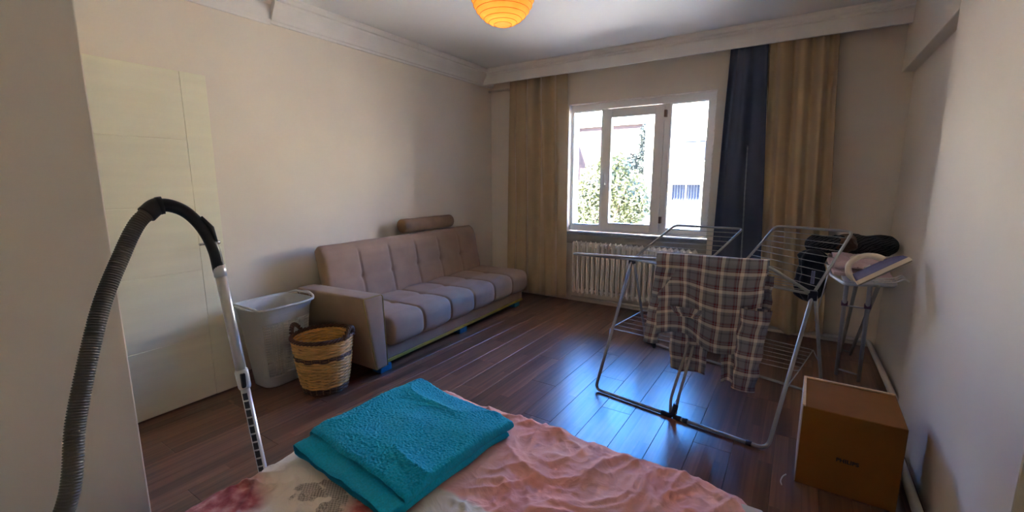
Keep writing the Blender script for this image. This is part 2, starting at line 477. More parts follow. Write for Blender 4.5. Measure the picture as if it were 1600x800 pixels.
# walls
struct(obj('wall_left', B((XL - 0.2, XL, YREAR, YB + 0.3, 0, ZC)), M_wall), 'long beige painted wall behind the sofa', 'wall')
wb = struct(obj('wall_back', B((XL, OX0, YB, YB + 0.3, 0, ZC), (OX1, 1.0, YB, YB + 0.3, 0, ZC),
                               (OX0, OX1, YB, YB + 0.3, OZ1, ZC), (OX0, OX1, YB, YB + 0.3, 0, OZ0 - 0.03)), M_wallback), 'beige wall around the window', 'wall')
struct(obj('wall_right', B((XREC, XREC + 0.2, 3.2, YB, 0, 2.27), (XR, XREC + 0.2, 3.2, YB, 2.27, ZC), (XR, XREC + 0.2, 1.69, 3.2, 0, ZC)), M_wall, bev=0.003, seg=1),
       'pale wall beside the ironing board with a shallow recess', 'wall')
struct(obj('wall_right_near', B((1.05, 1.25, YREAR, 1.75, 0, ZC), (XREC + 0.2, 1.25, 1.69, 1.75, 0, ZC)), M_wall))
struct(obj('wall_rear', B((XL - 0.2, 1.25, YREAR - 0.2, YREAR, 0, ZC)), M_wall))
struct(obj('wall_partition', B((-2.02, -1.9, YREAR, 0.484, 0, ZC)), M_wall, bev=0.004, seg=2), 'plain beige wall end close to the camera behind the hose', 'wall')
struct(obj('wall_entry', B((-2.34, -2.02, 0.364, 0.484, 0, ZC), (XL, -3.2, 0.364, 0.484, 0, ZC), (-3.2, -2.34, 0.364, 0.484, 2.1, ZC)), M_wall))
struct(obj('ceiling', B((XL - 0.2, 1.25, YREAR - 0.2, YB + 0.3, ZC, ZC + 0.15)), M_ceil), 'off-white painted ceiling', 'ceiling')

# cornices: profile (distance from wall, z) swept along the wall
def sweep_profile(bm, prof, a, b, inward):
    a, b, inward = Vector(a), Vector(b), Vector(inward)
    A = [bm.verts.new(a + inward * d + Vector((0, 0, z))) for d, z in prof]
    C = [bm.verts.new(b + inward * d + Vector((0, 0, z))) for d, z in prof]
    k = len(prof)
    for i in range(k): bm.faces.new((A[i], A[(i + 1) % k], C[(i + 1) % k], C[i]))
    bm.faces.new(A[::-1]); bm.faces.new(C)
prof_main = [(0, 2.575), (0.018, 2.575), (0.022, 2.592), (0.034, 2.598), (0.042, 2.62), (0.058, 2.65), (0.082, 2.685), (0.092, 2.70), (0.094, 2.716), (0.112, 2.722), (0.122, 2.735), (0.128, 2.742), (0.128, ZC), (0, ZC)]
bm = bmesh.new(); sweep_profile(bm, prof_main, (XL, 1.955, 0), (XL, YB, 0), (1, 0, 0))
struct(obj('trim_1', bm, M_plaster), 'moulded white cornice above the sofa wall', 'cornice')
prof_small = [(0, 2.565), (0.012, 2.565), (0.016, 2.58), (0.026, 2.60), (0.032, 2.66), (0.038, 2.70), (0.05, 2.715), (0.05, ZC), (0, ZC)]
bm = bmesh.new(); sweep_profile(bm, prof_small, (XL, 0.484, 0), (XL, 1.955, 0), (1, 0, 0))
struct(obj('trim_2', bm, M_plaster), 'flatter white moulding before the cornice steps out', 'cornice')
# curtain box along the window wall: fascia with a moulded crown
prof_box = [(0.185, 2.585), (0.21, 2.585), (0.21, 2.69), (0.222, 2.70), (0.224, 2.712), (0.24, 2.722), (0.25, 2.742), (0.25, ZC), (0.185, ZC)]
bm = bmesh.new(); sweep_profile(bm, prof_box, (XL, YB, 0), (XREC, YB, 0), (0, -1, 0))
struct(obj('trim_3', bm, M_plaster), 'white curtain box fascia over the window', 'cornice')

# heating pipes
tube_obj('heating_pipe', smooth_path([(0.30 - 0.75, YB - 0.03, 0.055), (0.60, YB - 0.03, 0.055), (0.62, 3.2, 0.05), (0.53, 3.1, 0.05), (0.53, 1.7, 0.05)], 0.05), 0.02, M_pipe)
tag(bpy.data.objects['heating_pipe'], 'cream painted heating pipe along the floor by the box', 'pipe')
tube_obj('riser_pipe', smooth_path([(XL + 0.005, YB - 0.05, 2.535), (-3.12, YB - 0.05, 2.535), (-3.06, YB - 0.05, 2.50), (-3.06, YB - 0.05, 0.01)], 0.06), 0.014, M_pipe)
tag(bpy.data.objects['riser_pipe'], 'cream pipe bending down behind the left beige curtain', 'pipe')

# ------------------------------------------------------------------ window
win = thing('window_1', 'white plastic three-light window with open daylight behind', 'window', (0, 0, 0)); win['kind'] = 'structure'
Y0, Y1 = 4.84, 4.905
def framebar(name, x0, x1, z0, z1, y0=Y0, y1=Y1, parent=win, bev=0.004): return obj(name, B((x0, x1, y0, y1, z0, z1)), M_pvc, parent, bev=bev)
FX0, FX1, FZ0, FZ1 = -2.365, -0.757, 0.845, 2.293
framebar('frame_rail', FX0, FX1, FZ1 - 0.075, FZ1)
framebar('frame_rail', FX0, FX1, FZ0, 0.915)
framebar('frame_stile', FX0, -2.306, 0.915, FZ1 - 0.075)
framebar('frame_stile', -0.838, FX1, 0.915, FZ1 - 0.075)
framebar('mullion', -1.945, -1.885, 0.915, FZ1 - 0.075)
framebar('mullion', -1.29, -1.205, 0.915, FZ1 - 0.075)
for x0, x1 in ((-2.306, -1.945), (-1.205, -0.838)):
    p = obj('pane', B((x0, x1, 4.872, 4.878, 0.915, FZ1 - 0.075)), M_glass, win)
    for a in ((x0, x0 + 0.012, 0.915, FZ1 - 0.075), (x1 - 0.012, x1, 0.915, FZ1 - 0.075)):
        framebar('glazing_bead', a[0], a[1], a[2], a[3], 4.85, 4.895, win, 0.002)
    for a in ((x0 + 0.012, x1 - 0.012, 0.915, 0.927), (x0 + 0.012, x1 - 0.012, FZ1 - 0.087, FZ1 - 0.075)):
        framebar('glazing_bead', a[0], a[1], a[2], a[3], 4.85, 4.895, win, 0.002)
bm = B((-1.925, -1.83, 4.818, 4.875, 0.872, 2.212), (-1.36, -1.262, 4.818, 4.875, 0.872, 2.212), (-1.83, -1.36, 4.818, 4.875, 0.872, 0.957), (-1.83, -1.36, 4.818, 4.875, 2.117, 2.212))
cas = obj('casement', bm, M_pvc, win, bev=0.003, seg=1)
obj('pane', B((-1.83, -1.36, 4.845, 4.851, 0.957, 2.117)), M_glass, cas)
bm = B((-1.892, -1.866, 4.806, 4.818, 1.36, 1.43)); add_box(bm, -1.888, -1.870, 4.775, 4.806, 1.385, 1.403); add_box(bm, -1.889, -1.869, 4.766, 4.782, 1.385, 1.51)
obj('handle', bm, M_pvc, cas, bev=0.003)
for zz in (0.98, 2.08):
    obj('hinge', B((-1.262, -1.236, 4.80, 4.842, zz, zz + 0.07)), mat('hinge_brown', srgb(120, 96, 84), 0.4) if 'hinge_brown' not in MATS else MATS['hinge_brown'], cas, bev=0.003)
# reveal lining, sill, foam bead
struct(obj('trim_5', B((OX0 - 0.001, OX0 + 0.006, YB, Y0, OZ0, OZ1), (OX1 - 0.006, OX1 + 0.001, YB, Y0, OZ0, OZ1), (OX0, OX1, YB, Y0, OZ1 - 0.006, OZ1 + 0.001)), M_reveal))
sl = struct(obj('window_sill', B((OX0 - 0.0, OX1 + 0.0, YB - 0.035, Y0 + 0.01, OZ0 - 0.028, OZ0 + 0.006)), M_sill, bev=0.006), 'grey stone sill under the window', 'sill')
struct(obj('trim_6', B((OX0, OX1, YB - 0.006, YB, 0.70, OZ0 - 0.029)), M_sillshade))  # thin grey strip painting the shadow under the sill onto the wall
vs = []; bm = bmesh.new()
pts = []; rr = []
for k in range(90):
    t = k / 89
    pts.append((OX1 - 0.008 + 0.006 * nz(k * 0.9, 3), YB + 0.05 + 0.01 * nz(k * 0.7, 9), OZ0 + 0.02 + t * (OZ1 - OZ0 - 0.05)))
    rr.append(0.011 + 0.011 * abs(nz(k * 0.55, 21)) + 0.005 * nz(k * 2.1, 5))
add_tube(bm, pts, rr, 8)
struct(obj('trim_7', bm, M_foam, smooth=True), 'ragged white foam bead beside the window frame', 'foam')

# ------------------------------------------------------------------ radiator
rad = thing('radiator', 'cream column radiator under the window', 'radiator', (-1.49, 4.66, 0))
def rad_column():
    bm = bmesh.new()
    for yy in (-0.034, 0.034):
        vs = add_box(bm, -0.0185, 0.0185, yy - 0.018, yy + 0.018, 0.135, 0.742)
        es = [e for e in bm.edges if e.verts[0] in vs and e.verts[1] in vs]
        bmesh.ops.bevel(bm, geom=es, offset=0.012, segments=3, affect='EDGES')
    for zz in (0.70, 0.175):
        add_tube(bm, [(-0.0297, 0, zz), (0.0297, 0, zz)], 0.022, 10)
        vs = add_box(bm, -0.012, 0.012, -0.03, 0.03, zz - 0.02, zz + 0.02)
    bmesh.ops.recalc_face_normals(bm, faces=bm.faces[:])
    me = bpy.data.meshes.new('column'); bm.to_mesh(me); bm.free(); me.materials.append(M_rad)
    return me
me_col = rad_column()
for k in range(23):
    c = bpy.data.objects.new('column', me_col); COL.objects.link(c); c.parent = rad; c.location = (-0.668 + 0.0594 * k, 0, 0)
tube_obj('supply_pipe', [(-0.70, 0.0, 0.075), (0.66, 0.0, 0.075)], 0.014, M_pipe, rad)
for xx in (-0.6, 0.6): obj('bracket', B((xx - 0.015, xx + 0.015, 0.0, 0.09, 0.06, 0.135)), M_rad, rad, bev=0.003)

# ------------------------------------------------------------------ curtains
def curtain(name, xt, xb, yc, ztop, zbot, folds, amp, seed, m, label, hem=None):
    W = max(abs(xt[1] - xt[0]), abs(xb[1] - xb[0]))
    def f(u, v):
        uu = u + 0.035 * nz(u * 3 + seed, v * 1.4)
        x0 = xt[0] + (xb[0] - xt[0]) * v; x1 = xt[1] + (xb[1] - xt[1]) * v
        x = x0 + (x1 - x0) * u + 0.008 * nz(u * 9, v * 3, seed)
        ph = 2 * PI * folds * uu + 0.8 * nz(v * 1.6, seed)
        a = amp * (0.55 + 0.45 * nz(u * 4 + seed * 2.3, v * 1.2) + 0.25 * (1 - v))
        y = yc + a * math.sin(ph) + 0.16 * amp * math.sin(2.3 * ph + seed) * (0.5 + 0.5 * nz(u * 5, v * 2 + seed)) + 0.006 * nz(u * 5, v * 3, seed)
        zb = zbot + (hem(u) if hem else 0.0)
        return (x, y, ztop + (zb - ztop) * v)
    o = grid_obj(name, f, 150, 50, m, thick=0.003)
    return tag(o, label, 'curtain')
curtain('curtain', (-3.06, -2.31), (-3.09, -2.26), 4.645, 2.72, 0.045, 4.2, 0.050, 1.3, M_beige, 'beige floor-length curtain at the left of the window', hem=lambda u: 0.05 * max(0, 0.45 - u))
nc = curtain('curtain', (-0.655, -0.36), (-0.70, -0.23), 4.63, 2.72, 0.06, 1.7, 0.03, 4.7, M_navy, 'narrow navy blue curtain next to the window')
curtain('curtain', (-0.35, 0.135), (-0.25, 0.27), 4.635, 2.72, 0.07, 3.6, 0.052, 8.1, M_beige, 'beige curtain bunched between navy curtain and wall corner', hem=lambda u: 0.03 * math.sin(u * 9))
bm = bmesh.new()
add_tube(bm, [(-0.47 + 0.06 * t, 4.585 + 0.004 * math.sin(9 * t), 2.55 - 2.3 * t) for t in [0.35 + 0.65 * k / 60 for k in range(61)]], [0.005 + 0.002 * (k % 2) for k in range(61)], 6)
obj('edging', bm, M_edge, nc, smooth=True)

# ------------------------------------------------------------------ open door against the left wall
dr = thing('door_1', 'cream panelled door leaf swung open against the left wall', 'door', (-3.155, 0.55, 0.0), math.radians(2.0)); dr['kind'] = 'structure'
DW, DZ0, DZ1 = 0.83, 0.012, 2.072
obj('core', B((-0.036, -0.004, 0.0, DW, DZ0, DZ1)), M_door, dr, bev=0.002, seg=1)
obj('stile', B((-0.006, 0.001, DW - 0.142, DW, DZ0, DZ1)), M_door, dr, bev=0.0015, seg=1)
obj('stile', B((-0.006, 0.001, 0.0, 0.14, DZ0, DZ1)), M_door, dr, bev=0.0015, seg=1)
zs = [DZ0, 0.43, 0.865, 1.27, 1.67, DZ1]
for a, b in zip(zs, zs[1:]):
    obj('panel', B((-0.006, 0.001, 0.1435, DW - 0.1455, a + 0.0015, b - 0.0015)), M_door, dr, bev=0.0015, seg=1)
bm, rg = lathe_bm([(0.0, 0.0), (0.026, 0.0), (0.026, 0.006), (0.022, 0.010), (0.010, 0.012), (0.010, 0.045), (0.013, 0.05), (0.013, 0.06), (0.0, 0.06)], 20)
bmesh.ops.remove_doubles(bm, verts=bm.verts, dist=1e-5)
bmesh.ops.rotate(bm, verts=bm.verts, matrix=Matrix.Rotation(PI / 2, 3, 'Y')); bmesh.ops.translate(bm, verts=bm.verts, vec=(0.001, DW - 0.058, 1.035))
hd = obj('handle', bm, M_chrome, dr, smooth=True)
tube_obj('lever', smooth_path([(0.05, DW - 0.058, 1.035), (0.056, DW - 0.10, 1.035), (0.05, DW - 0.165, 1.032)], 0.03), 0.0085, M_chrome, hd)
for zz in (0.25, 1.8):
    tube_obj('hinge', [(-0.02, -0.008, zz), (-0.02, -0.008, zz + 0.09)], 0.008, M_chrome, dr)
# door lining of the doorway, out of sight behind the partition
struct(obj('trim_8', B((-3.2, -3.165, 0.36, 0.49, 0, 2.1), (-2.375, -2.34, 0.36, 0.49, 0, 2.1), (-3.2, -2.34, 0.36, 0.49, 2.075, 2.1)), M_door))

# ------------------------------------------------------------------ sofa
so = thing('sofa', 'taupe tufted sofa bed with one flared arm on blue blocks', 'sofa', (-2.545, 2.10, 0), math.radians(2.6))
# local: +x towards room (front at x=0), y along length 0..2.17
SL = 2.20
def band(t, n, depth, sharp=0.12):   # grooves at k/n
    d = abs((t * n) - round(t * n)) / n
    return depth * math.exp(-(d / (sharp / n)) ** 2)
def puff(t, n):
    f = (t * n) % 1.0
    return (4 * f * (1 - f)) ** 0.22
def cushion(name, prof, ya, yb, ncol, rowcuts, thick, m, parent, pinch=None):
    # prof: closed list of (x,z); displacement only on the padded span given by normalised arclength
    P = [Vector((p[0], 0, p[1])) for p in prof]
    Ls = [0.0]
    for a, b in zip(P, P[1:] + P[:1]): Ls.append(Ls[-1] + (b - a).length)
    T = Ls[-1]; NP = 96; NV = 180
    cen = sum(P, Vector()) / len(P)
    def at(s):
        s = (s % 1.0) * T
        for i in range(len(P)):
            if Ls[i + 1] >= s:
                a, b = P[i], P[(i + 1) % len(P)]
                return a + (b - a) * ((s - Ls[i]) / max(1e-6, Ls[i + 1] - Ls[i]))
        return P[0].copy()
    def nor(s):
        t = at(s + 0.012) - at(s - 0.012); n = Vector((t.z, 0, -t.x)); n.normalize()
        if n.dot(at(s) - cen) < 0: n = -n
        return n
    def f(u, v):
        y = ya + (yb - ya) * v
        p = at(u); n = nor(u)
        padded = 1.0 if rowcuts[0] <= u <= rowcuts[-1] else 0.0
        d = 0.0
        if padded:
            w = min(1.0, (u - rowcuts[0]) / 0.05, (rowcuts[-1] - u) / 0.05)
            col = puff(v, ncol) 
            rw = 1.0
            for rc in rowcuts[1:-1]:
                dd = abs(u - rc); rw = min(rw, (min(1.0, dd / 0.09)) ** 0.5)
            mixv = thick * (0.62 * col + 0.38 * col * rw)
            cc = (v * ncol) % 1.0; cc = min(cc, 1 - cc)
            for rc in rowcuts[1:-1]:
                if 0.02 < v < 0.98: mixv -= thick * 0.75 * math.exp(-((u - rc) / 0.018) ** 2 - (cc / 0.09) ** 2)
            d = mixv * w
        d += 0.0025 * nz(y * 5, u * 14, 2)
        # round off the two ends
        e = min(v, 1 - v) * (yb - ya)
        k = 1.0 - 0.10 * max(0.0, 1 - e / 0.035) ** 2
        q = p + n * d
        q = cen + (q - cen) * k
        return (q.x, y, q.z)
    o = grid_obj(name, f, NP, NV, m, parent, closed_u=True)
    bm = bmesh.new(); bm.from_mesh(o.data)
    bes = [e for e in bm.edges if e.is_boundary]
    bmesh.ops.holes_fill(bm, edges=bes, sides=0)
    bmesh.ops.recalc_face_normals(bm, faces=bm.faces[:])
    bm.to_mesh(o.data); bm.free()
    for p in o.data.polygons: p.use_smooth = True
    return o
# seat: profile starts at back-top, runs over the front
seat_prof = [(-0.66, 0.385), (-0.40, 0.39), (-0.10, 0.392), (-0.01, 0.388), (0.028, 0.372), (0.043, 0.34), (0.046, 0.28), (0.042, 0.235), (0.03, 0.212), (-0.04, 0.205), (-0.66, 0.205)]
cushion('seat_cushion', seat_prof, 0.06, SL, 6, [0.0, 0.225, 0.56], 0.030, M_sofa, so)
def lean(z): return -0.545 - 0.20 * (z - 0.38)      # front plane of backrest
back_prof = [(lean(0.36), 0.36), (lean(0.60), 0.60), (lean(0.84), 0.84), (lean(0.89) - 0.015, 0.885), (lean(0.9) - 0.04, 0.905), (lean(0.9) - 0.07, 0.90), (lean(0.88) - 0.10, 0.875), (lean(0.36) - 0.10, 0.36)]
cushion('backrest', back_prof, 0.02, 2.12, 6, [0.0, 0.20, 0.40], 0.020, M_sofa, so)
obj('base', B((-0.68, 0.0, 0.03, SL - 0.03, 0.075, 0.212)), M_sofa, so, bev=0.01)
obj('base_strip', B((-0.002, 0.008, 0.03, SL - 0.03, 0.052, 0.078)), M_strip, so, bev=0.002, seg=1)
# flared arm
bm = bmesh.new()
add_hexa(bm, [(-0.74, -0.075, 0.05), (0.055, -0.10, 0.05), (0.055, 0.02, 0.05), (-0.74, 0.02, 0.05),
              (-0.74, -0.17, 0.60), (0.05, -0.185, 0.615), (0.05, 0.0, 0.615), (-0.74, 0.0, 0.60)])
bmesh.ops.subdivide_edges(bm, edges=bm.edges[:], cuts=2, use_grid_fill=True)
arm = obj('arm', bm, M_sofaarm, so, smooth=True, bev=0)
bv = arm.modifiers.new('round', 'BEVEL'); bv.width = 0.022; bv.segments = 4; bv.limit_method = 'ANGLE'; bv.angle_limit = math.radians(40)
tube_obj('piping', smooth_path([(0.052, 0.012, 0.06), (0.049, -0.004, 0.598), (0.043, -0.016, 0.609), (0.043, -0.172, 0.609), (0.047, -0.180, 0.595), (0.052, -0.096, 0.06)], 0.02), 0.0035, M_piping, arm, 6)
for lx, ly in ((-0.02, 0.02), (-0.04, 1.02), (-0.04, 2.05), (-0.62, 0.06), (-0.62, 2.05)):
    obj('foot_block', B((lx - 0.045, lx + 0.045, ly - 0.055, ly + 0.055, 0.0, 0.053)), M_foot, so, bev=0.004)

# bolster on top of the backrest
bo = thing('bolster', 'round taupe velvet bolster lying on the sofa back', 'bolster', (-3.315, 3.43, 0.985), math.radians(1.5))
bm, rg = lathe_bm([(0.0, -0.375), (0.03, -0.374), (0.05, -0.378), (0.064, -0.372), (0.068, -0.36)] + [(0.068 + 0.0015 * math.sin(k * 1.7), -0.36 + 0.72 * k / 12) for k in range(1, 12)] + [(0.068, 0.36), (0.064, 0.372), (0.05, 0.378), (0.03, 0.374), (0.0, 0.375)], 28)
bmesh.ops.remove_doubles(bm, verts=bm.verts, dist=1e-5)
bmesh.ops.rotate(bm, verts=bm.verts, matrix=Matrix.Rotation(-PI / 2, 3, 'X'))
obj('cover', bm, M_bolster, bo, smooth=True)
for s in (-0.368, 0.368):
    tube_obj('piping', [(0.063 * math.cos(a), s, 0.063 * math.sin(a)) for a in [2 * PI * k / 28 for k in range(28)]], 0.004, M_bolster, bo, 6, closed=True)

# ------------------------------------------------------------------ laundry hamper
ha = thing('laundry_hamper', 'tall off-white plastic laundry hamper with perforated sides', 'hamper', (-3.075, 1.62, 0), math.radians(3))
HH = 0.575
def rrect(a, hx, hy, n=4.0):
    c, s = math.cos(a), math.sin(a)
    return (hx * math.copysign(abs(c) ** (2 / n), c), hy * math.copysign(abs(s) ** (2 / n), s))
def hsize(v):
    return 0.115 + 0.05 * v + 0.012 * max(0, (v - 0.9) / 0.1), 0.155 + 0.06 * v + 0.012 * max(0, (v - 0.9) / 0.1)
NU, NV = 192, 92
def hpos(i, j):
    v = j / NV; hx, hy = hsize(v); x, y = rrect(2 * PI * i / NU, hx, hy)
    return (x, y, 0.004 + HH * v)
vs = [hpos(i, j) for j in range(NV + 1) for i in range(NU)]
fs = []; fp = []
def is_panel(i, j):
    if not (12 <= j < 74): return None
    for c, w in ((0, 26), (NU // 2, 26)):
        d = (i - c + NU // 2) % NU - NU // 2
        if -w <= d < w: return (d + w)
    return None
for j in range(NV):
    for i in range(NU):
        q = (j * NU + i, j * NU + (i + 1) % NU, (j + 1) * NU + (i + 1) % NU, (j + 1) * NU + i)
        k = is_panel(i, j)
        if k is None: fs.append(q)
        elif not (k % 3 != 0 and j % 3 != 0): fp.append(q)
fs.append(tuple(range(NU))[::-1])
for nm, F in (('body', fs), ('perforated_panel', fp)):
    me = bpy.data.meshes.new(nm); me.from_pydata(vs, [], F); me.update()
    bm = bmesh.new(); bm.from_mesh(me); bmesh.ops.delete(bm, geom=[v for v in bm.verts if not v.link_faces], context='VERTS'); bm.to_mesh(me); bm.free()
    o = link(nm, me, M_hamper, ha)
    sd = o.modifiers.new('thickness', 'SOLIDIFY'); sd.thickness = 0.003
    if nm != 'body': o['kind'] = 'stuff'
hx, hy = hsize(1.0)
rim = [(rrect(2 * PI * k / 96, hx + 0.006, hy + 0.006)[0], rrect(2 * PI * k / 96, hx + 0.006, hy + 0.006)[1], HH + 0.004 + 0.022 * max(0, abs(math.sin(2 * PI * k / 96)) - 0.75) / 0.25) for k in range(96)]
tube_obj('rim', rim, 0.0085, M_hamper, ha, 8, closed=True)
for s in (-1, 1):
    loop = [(0.062 * math.cos(a), s * (hy + 0.008 + 0.022 * max(0, math.sin(a)) ** 0.7), HH + 0.012 + 0.012 * math.sin(a)) for a in [PI * k / 14 for k in range(15)]]
    tube_obj('handle', loop, 0.009, M_hamper, ha, 8)

# ------------------------------------------------------------------ wicker basket
ba = thing('wicker_basket', 'round honey wicker basket with dark bands and loop handles', 'basket', (-2.675, 1.715, 0))
BH = 0.40
def brad(z): return 0.142 + 0.052 * (z / BH) + 0.006 * math.sin(z / BH * 3)
def weave(name, z0, z1, m, step=0.0112, r=0.0060, ns=22):
    bm = bmesh.new(); z = z0; k = 0
    while z < z1:
        R = brad(z); seg = 88
        add_tube(bm, [((R + 0.0042 * math.cos(ns / 2 * a * 2 / 2 + PI * k)) * math.cos(a) , (R + 0.0042 * math.cos(ns / 2 * a + PI * k)) * math.sin(a), z + 0.0015 * nz(math.cos(a) * 2, math.sin(a) * 2, k * 3.1)) for a in [2 * PI * q / seg for q in range(seg)]], r * (0.9 + 0.2 * random.random()), 6, closed=True)
        z += step; k += 1
    o = obj(name, bm, m, ba, smooth=True); o['kind'] = 'stuff'; return o
weave('bottom_band', 0.008, 0.05, M_wickd)
weave('lower_weave', 0.052, 0.245, M_wick)
weave('middle_band', 0.247, 0.275, M_wickd)
weave('upper_weave', 0.278, 0.375, M_wick)
for k in range(22):
    a = 2 * PI * (k + 0.5) / 22
    tube_obj('stake', [(brad(z) * math.cos(a), brad(z) * math.sin(a), z) for z in (0.006, 0.13, 0.26, 0.385)], 0.004, M_wick, ba, 6)
bm, rg = lathe_bm([(0.0, 0.006), (0.14, 0.006), (0.14, 0.016), (0.0, 0.016)], 36); bmesh.ops.remove_doubles(bm, verts=bm.verts, dist=1e-5)
obj('bottom', bm, M_wickd, ba)
bm = bmesh.new()
for ph in (0, 2 * PI / 3, 4 * PI / 3):
    pts = []
    for q in range(150):
        a = 2 * PI * q / 150; w = 15 * a + ph; R = brad(BH) + 0.008 * math.cos(w)
        pts.append((R * math.cos(a), R * math.sin(a), 0.386 + 0.008 * math.sin(w)))
    add_tube(bm, pts, 0.0072, 6, closed=True)
obj('rim', bm, M_wickd, ba, smooth=True)
for a0 in (math.radians(205), math.radians(25)):
    bm = bmesh.new()
    for ph in (0, PI):
        pts = []
        for q in range(61):
            t = q / 60; aa = a0 + (t - 0.5) * 0.62; w = 2 * PI * 5 * t + ph
            R = brad(BH) + 0.004 + 0.009 * math.cos(w) + 0.012 * math.sin(PI * t)
            pts.append((R * math.cos(aa), R * math.sin(aa), 0.375 + 0.07 * math.sin(PI * t) ** 0.8 + 0.009 * math.sin(w)))
        add_tube(bm, pts, 0.008, 7)
    obj('handle', bm, M_wickd, ba, smooth=True)

# ------------------------------------------------------------------ bed, sheet, towel
BX0, BX1, BY0, BY1, BZ = -1.415, 0.015, -0.75, 1.405, 0.50
bed = thing('bed', 'low bed with cream mattress in the foreground', 'bed', (0, 0, 0))
obj('base', B((BX0 + 0.05, BX1 - 0.05, BY0, BY1 - 0.06, 0.03, 0.24)), M_bedbase, bed, bev=0.01)
for lx in (BX0 + 0.12, BX1 - 0.12):
    for ly in (BY0 + 0.1, BY1 - 0.15): obj('leg', B((lx - 0.03, lx + 0.03, ly - 0.03, ly + 0.03, 0.0, 0.03)), M_bedbase, bed)
obj('mattress', B((BX0 + 0.03, BX1 - 0.005, BY0, BY1 - 0.03, 0.24, BZ - 0.022)), M_matt, bed, smooth=True, bev=0.045, seg=4)
def wr(x, y):
    wx = x + 0.10 * nz(x * 2.3, y * 2.3, 4); wy = y + 0.10 * nz(x * 2.3, y * 2.3, 9)
    h = 0.0
    for fr, am, sh_, an in ((2.6, 0.008, 6, 0.5), (4.6, 0.011, 9, 1.2), (5.4, 0.012, 10, -0.4), (7.7, 0.010, 9, 2.3), (9.5, 0.008, 8, 0.1), (15, 0.0045, 6, 0.9), (26, 0.002, 3, 1.7)):
        ca, sa = math.cos(an), math.sin(an)
        r = 1 - abs(nz((wx * ca + wy * sa) * fr * 1.25, (wy * ca - wx * sa) * fr * 0.6, fr))
        h += am * (r ** sh_ - 0.25)
    # the folded towel presses the sheet flat where it lies
    ex = max(abs(x + 1.083) - 0.275, abs(y - 0.99) - 0.305)
    if ex < 0.04: h *= max(0.0, min(1.0, ex / 0.04))
    return h
def sheet(u, v):
    # u across bed (with overhang), v along
    drop = 0.27
    s = -drop + u * (BX1 - BX0 + 2 * drop - 0.12); t = v * (BY1 - BY0 + drop)
    W = BX1 - BX0 - 0.03; Lg = BY1 - BY0
    R = 0.055
    def fold(d, size):   # returns (horizontal pos, drop) given running distance beyond 0..size
        if d < R:
            q = R - d
            if q < R * PI / 2: a = q / R; return R - R * math.sin(a), R - R * math.cos(a)
            return 0.0, R + (q - R * PI / 2)
        if d > size - R:
            q = d - (size - R)
            if q < R * PI / 2: a = q / R; return size - R + R * math.sin(a), R - R * math.cos(a)
            return size, R + (q - R * PI / 2)
        return d, 0.0
    hx, dx = fold(s, W); hy, dy = fold(t, Lg)
    if t < R: hy, dy = t, 0.0
    # rounded corner in plan
    x = BX0 + hx; y = BY0 + hy
    dd = max(dx, dy) if (dx <= 0 or dy <= 0) else math.hypot(dx, dy)
    cr_ = 0.10
    for cx, sx in ((BX0 + cr_, -1), (BX0 + W - cr_, 1)):
        if (x - cx) * sx > 0 and y > BY1 - cr_:
            ex, ey = (x - cx) * sx, y - (BY1 - cr_)
            l = math.hypot(ex, ey)
            m = max(ex, ey)
            if l > 1e-6: x = cx + sx * ex * m / l; y = BY1 - cr_ + ey * m / l
    z = BZ - dd
    side = min(1.0, dd / 0.06)
    h = wr(x, y)
    z += h * (1 - side) * 1.0
    z += -0.03 * max(0.0, 1 - (BX1 - x) / 0.35) ** 2
    if side > 0:
        wob = 0.018 * nz((x + y) * 7, z * 4) * side
        if dx > 0: x += math.copysign(wob + 0.012 * side, s - W / 2)
        if dy > 0: y += wob + 0.012 * side
    return (x, y, max(z, 0.12))
sh = grid_obj('bedsheet', sheet, 300, 420, M_sheet)
tag(sh, 'crumpled pink and cream floral sheet covering the bed', 'bedsheet')

def terry(x, y, k): return 0.0028 * nz(x * 130, y * 130, k) + 0.0018 * nz(x * 260, y * 260, k + 5)
tw = thing('towel', 'folded turquoise terry towel lying on the bed', 'towel', (-1.083, 1.005, BZ + 0.011), math.radians(-4))
def slab(name, hx, hy, z0, z1, cx=0.0, cy=0.0, seed=0, n=130, warp=0.0):
    hz = (z1 - z0) / 2; zc = (z0 + z1) / 2
    def f(u, v):
        # wrapped around x like a folded sheet: u runs round the section, v along y
        a = u * 2 * PI
        per = [(-hx, -1), (hx, -1), (hx, 1), (-hx, 1)]
        t = u * 2
        if t < 1:   # top, left to right
            x = -hx + 2 * hx * t; zz = 1.0
        else:
            x = hx - 2 * hx * (t - 1); zz = -1.0
        e = max(0.0, (abs(x) - (hx - hz)) / hz); e = min(1, e)
        zf = zz * hz * math.sqrt(max(0.0, 1 - e * e))
        y = -hy + 2 * hy * v
        ey = max(0.0, (abs(y) - (hy - 0.018)) / 0.018); zf *= math.sqrt(max(0.02, 1 - 0.75 * ey * ey))
        edge = 0.006 * nz(x * 9 + seed, y * 9)
        top = 1.0 if zz > 0 else 0.15
        fold = 0.014 * (1 - abs(nz(x * 4.5 + y * 2 + seed, y * 6.5 - x * 2, seed))) ** 4 * top
        sag = -0.012 * max(0, (abs(y) / hy)) ** 4 - 0.01 * max(0.0, x / hx) ** 3
        # the whole pad follows the swollen left edge of the fold
        bul = 0.012 * math.exp(-((x + hx * 0.92) / 0.07) ** 2) * top
        return (cx + x + edge * (abs(x) / hx), cy + y + edge + 0.004 * nz(x * 20, seed), zc + zf + fold + sag + bul + terry(x, y, seed) * (1 if zz > 0 else 0.3))
    return grid_obj(name, f, n * 2, n, M_towel, tw, closed_u=True)
slab('lower_layer', 0.255, 0.265, 0.007, 0.031, 0.0, -0.022, 3, 90)
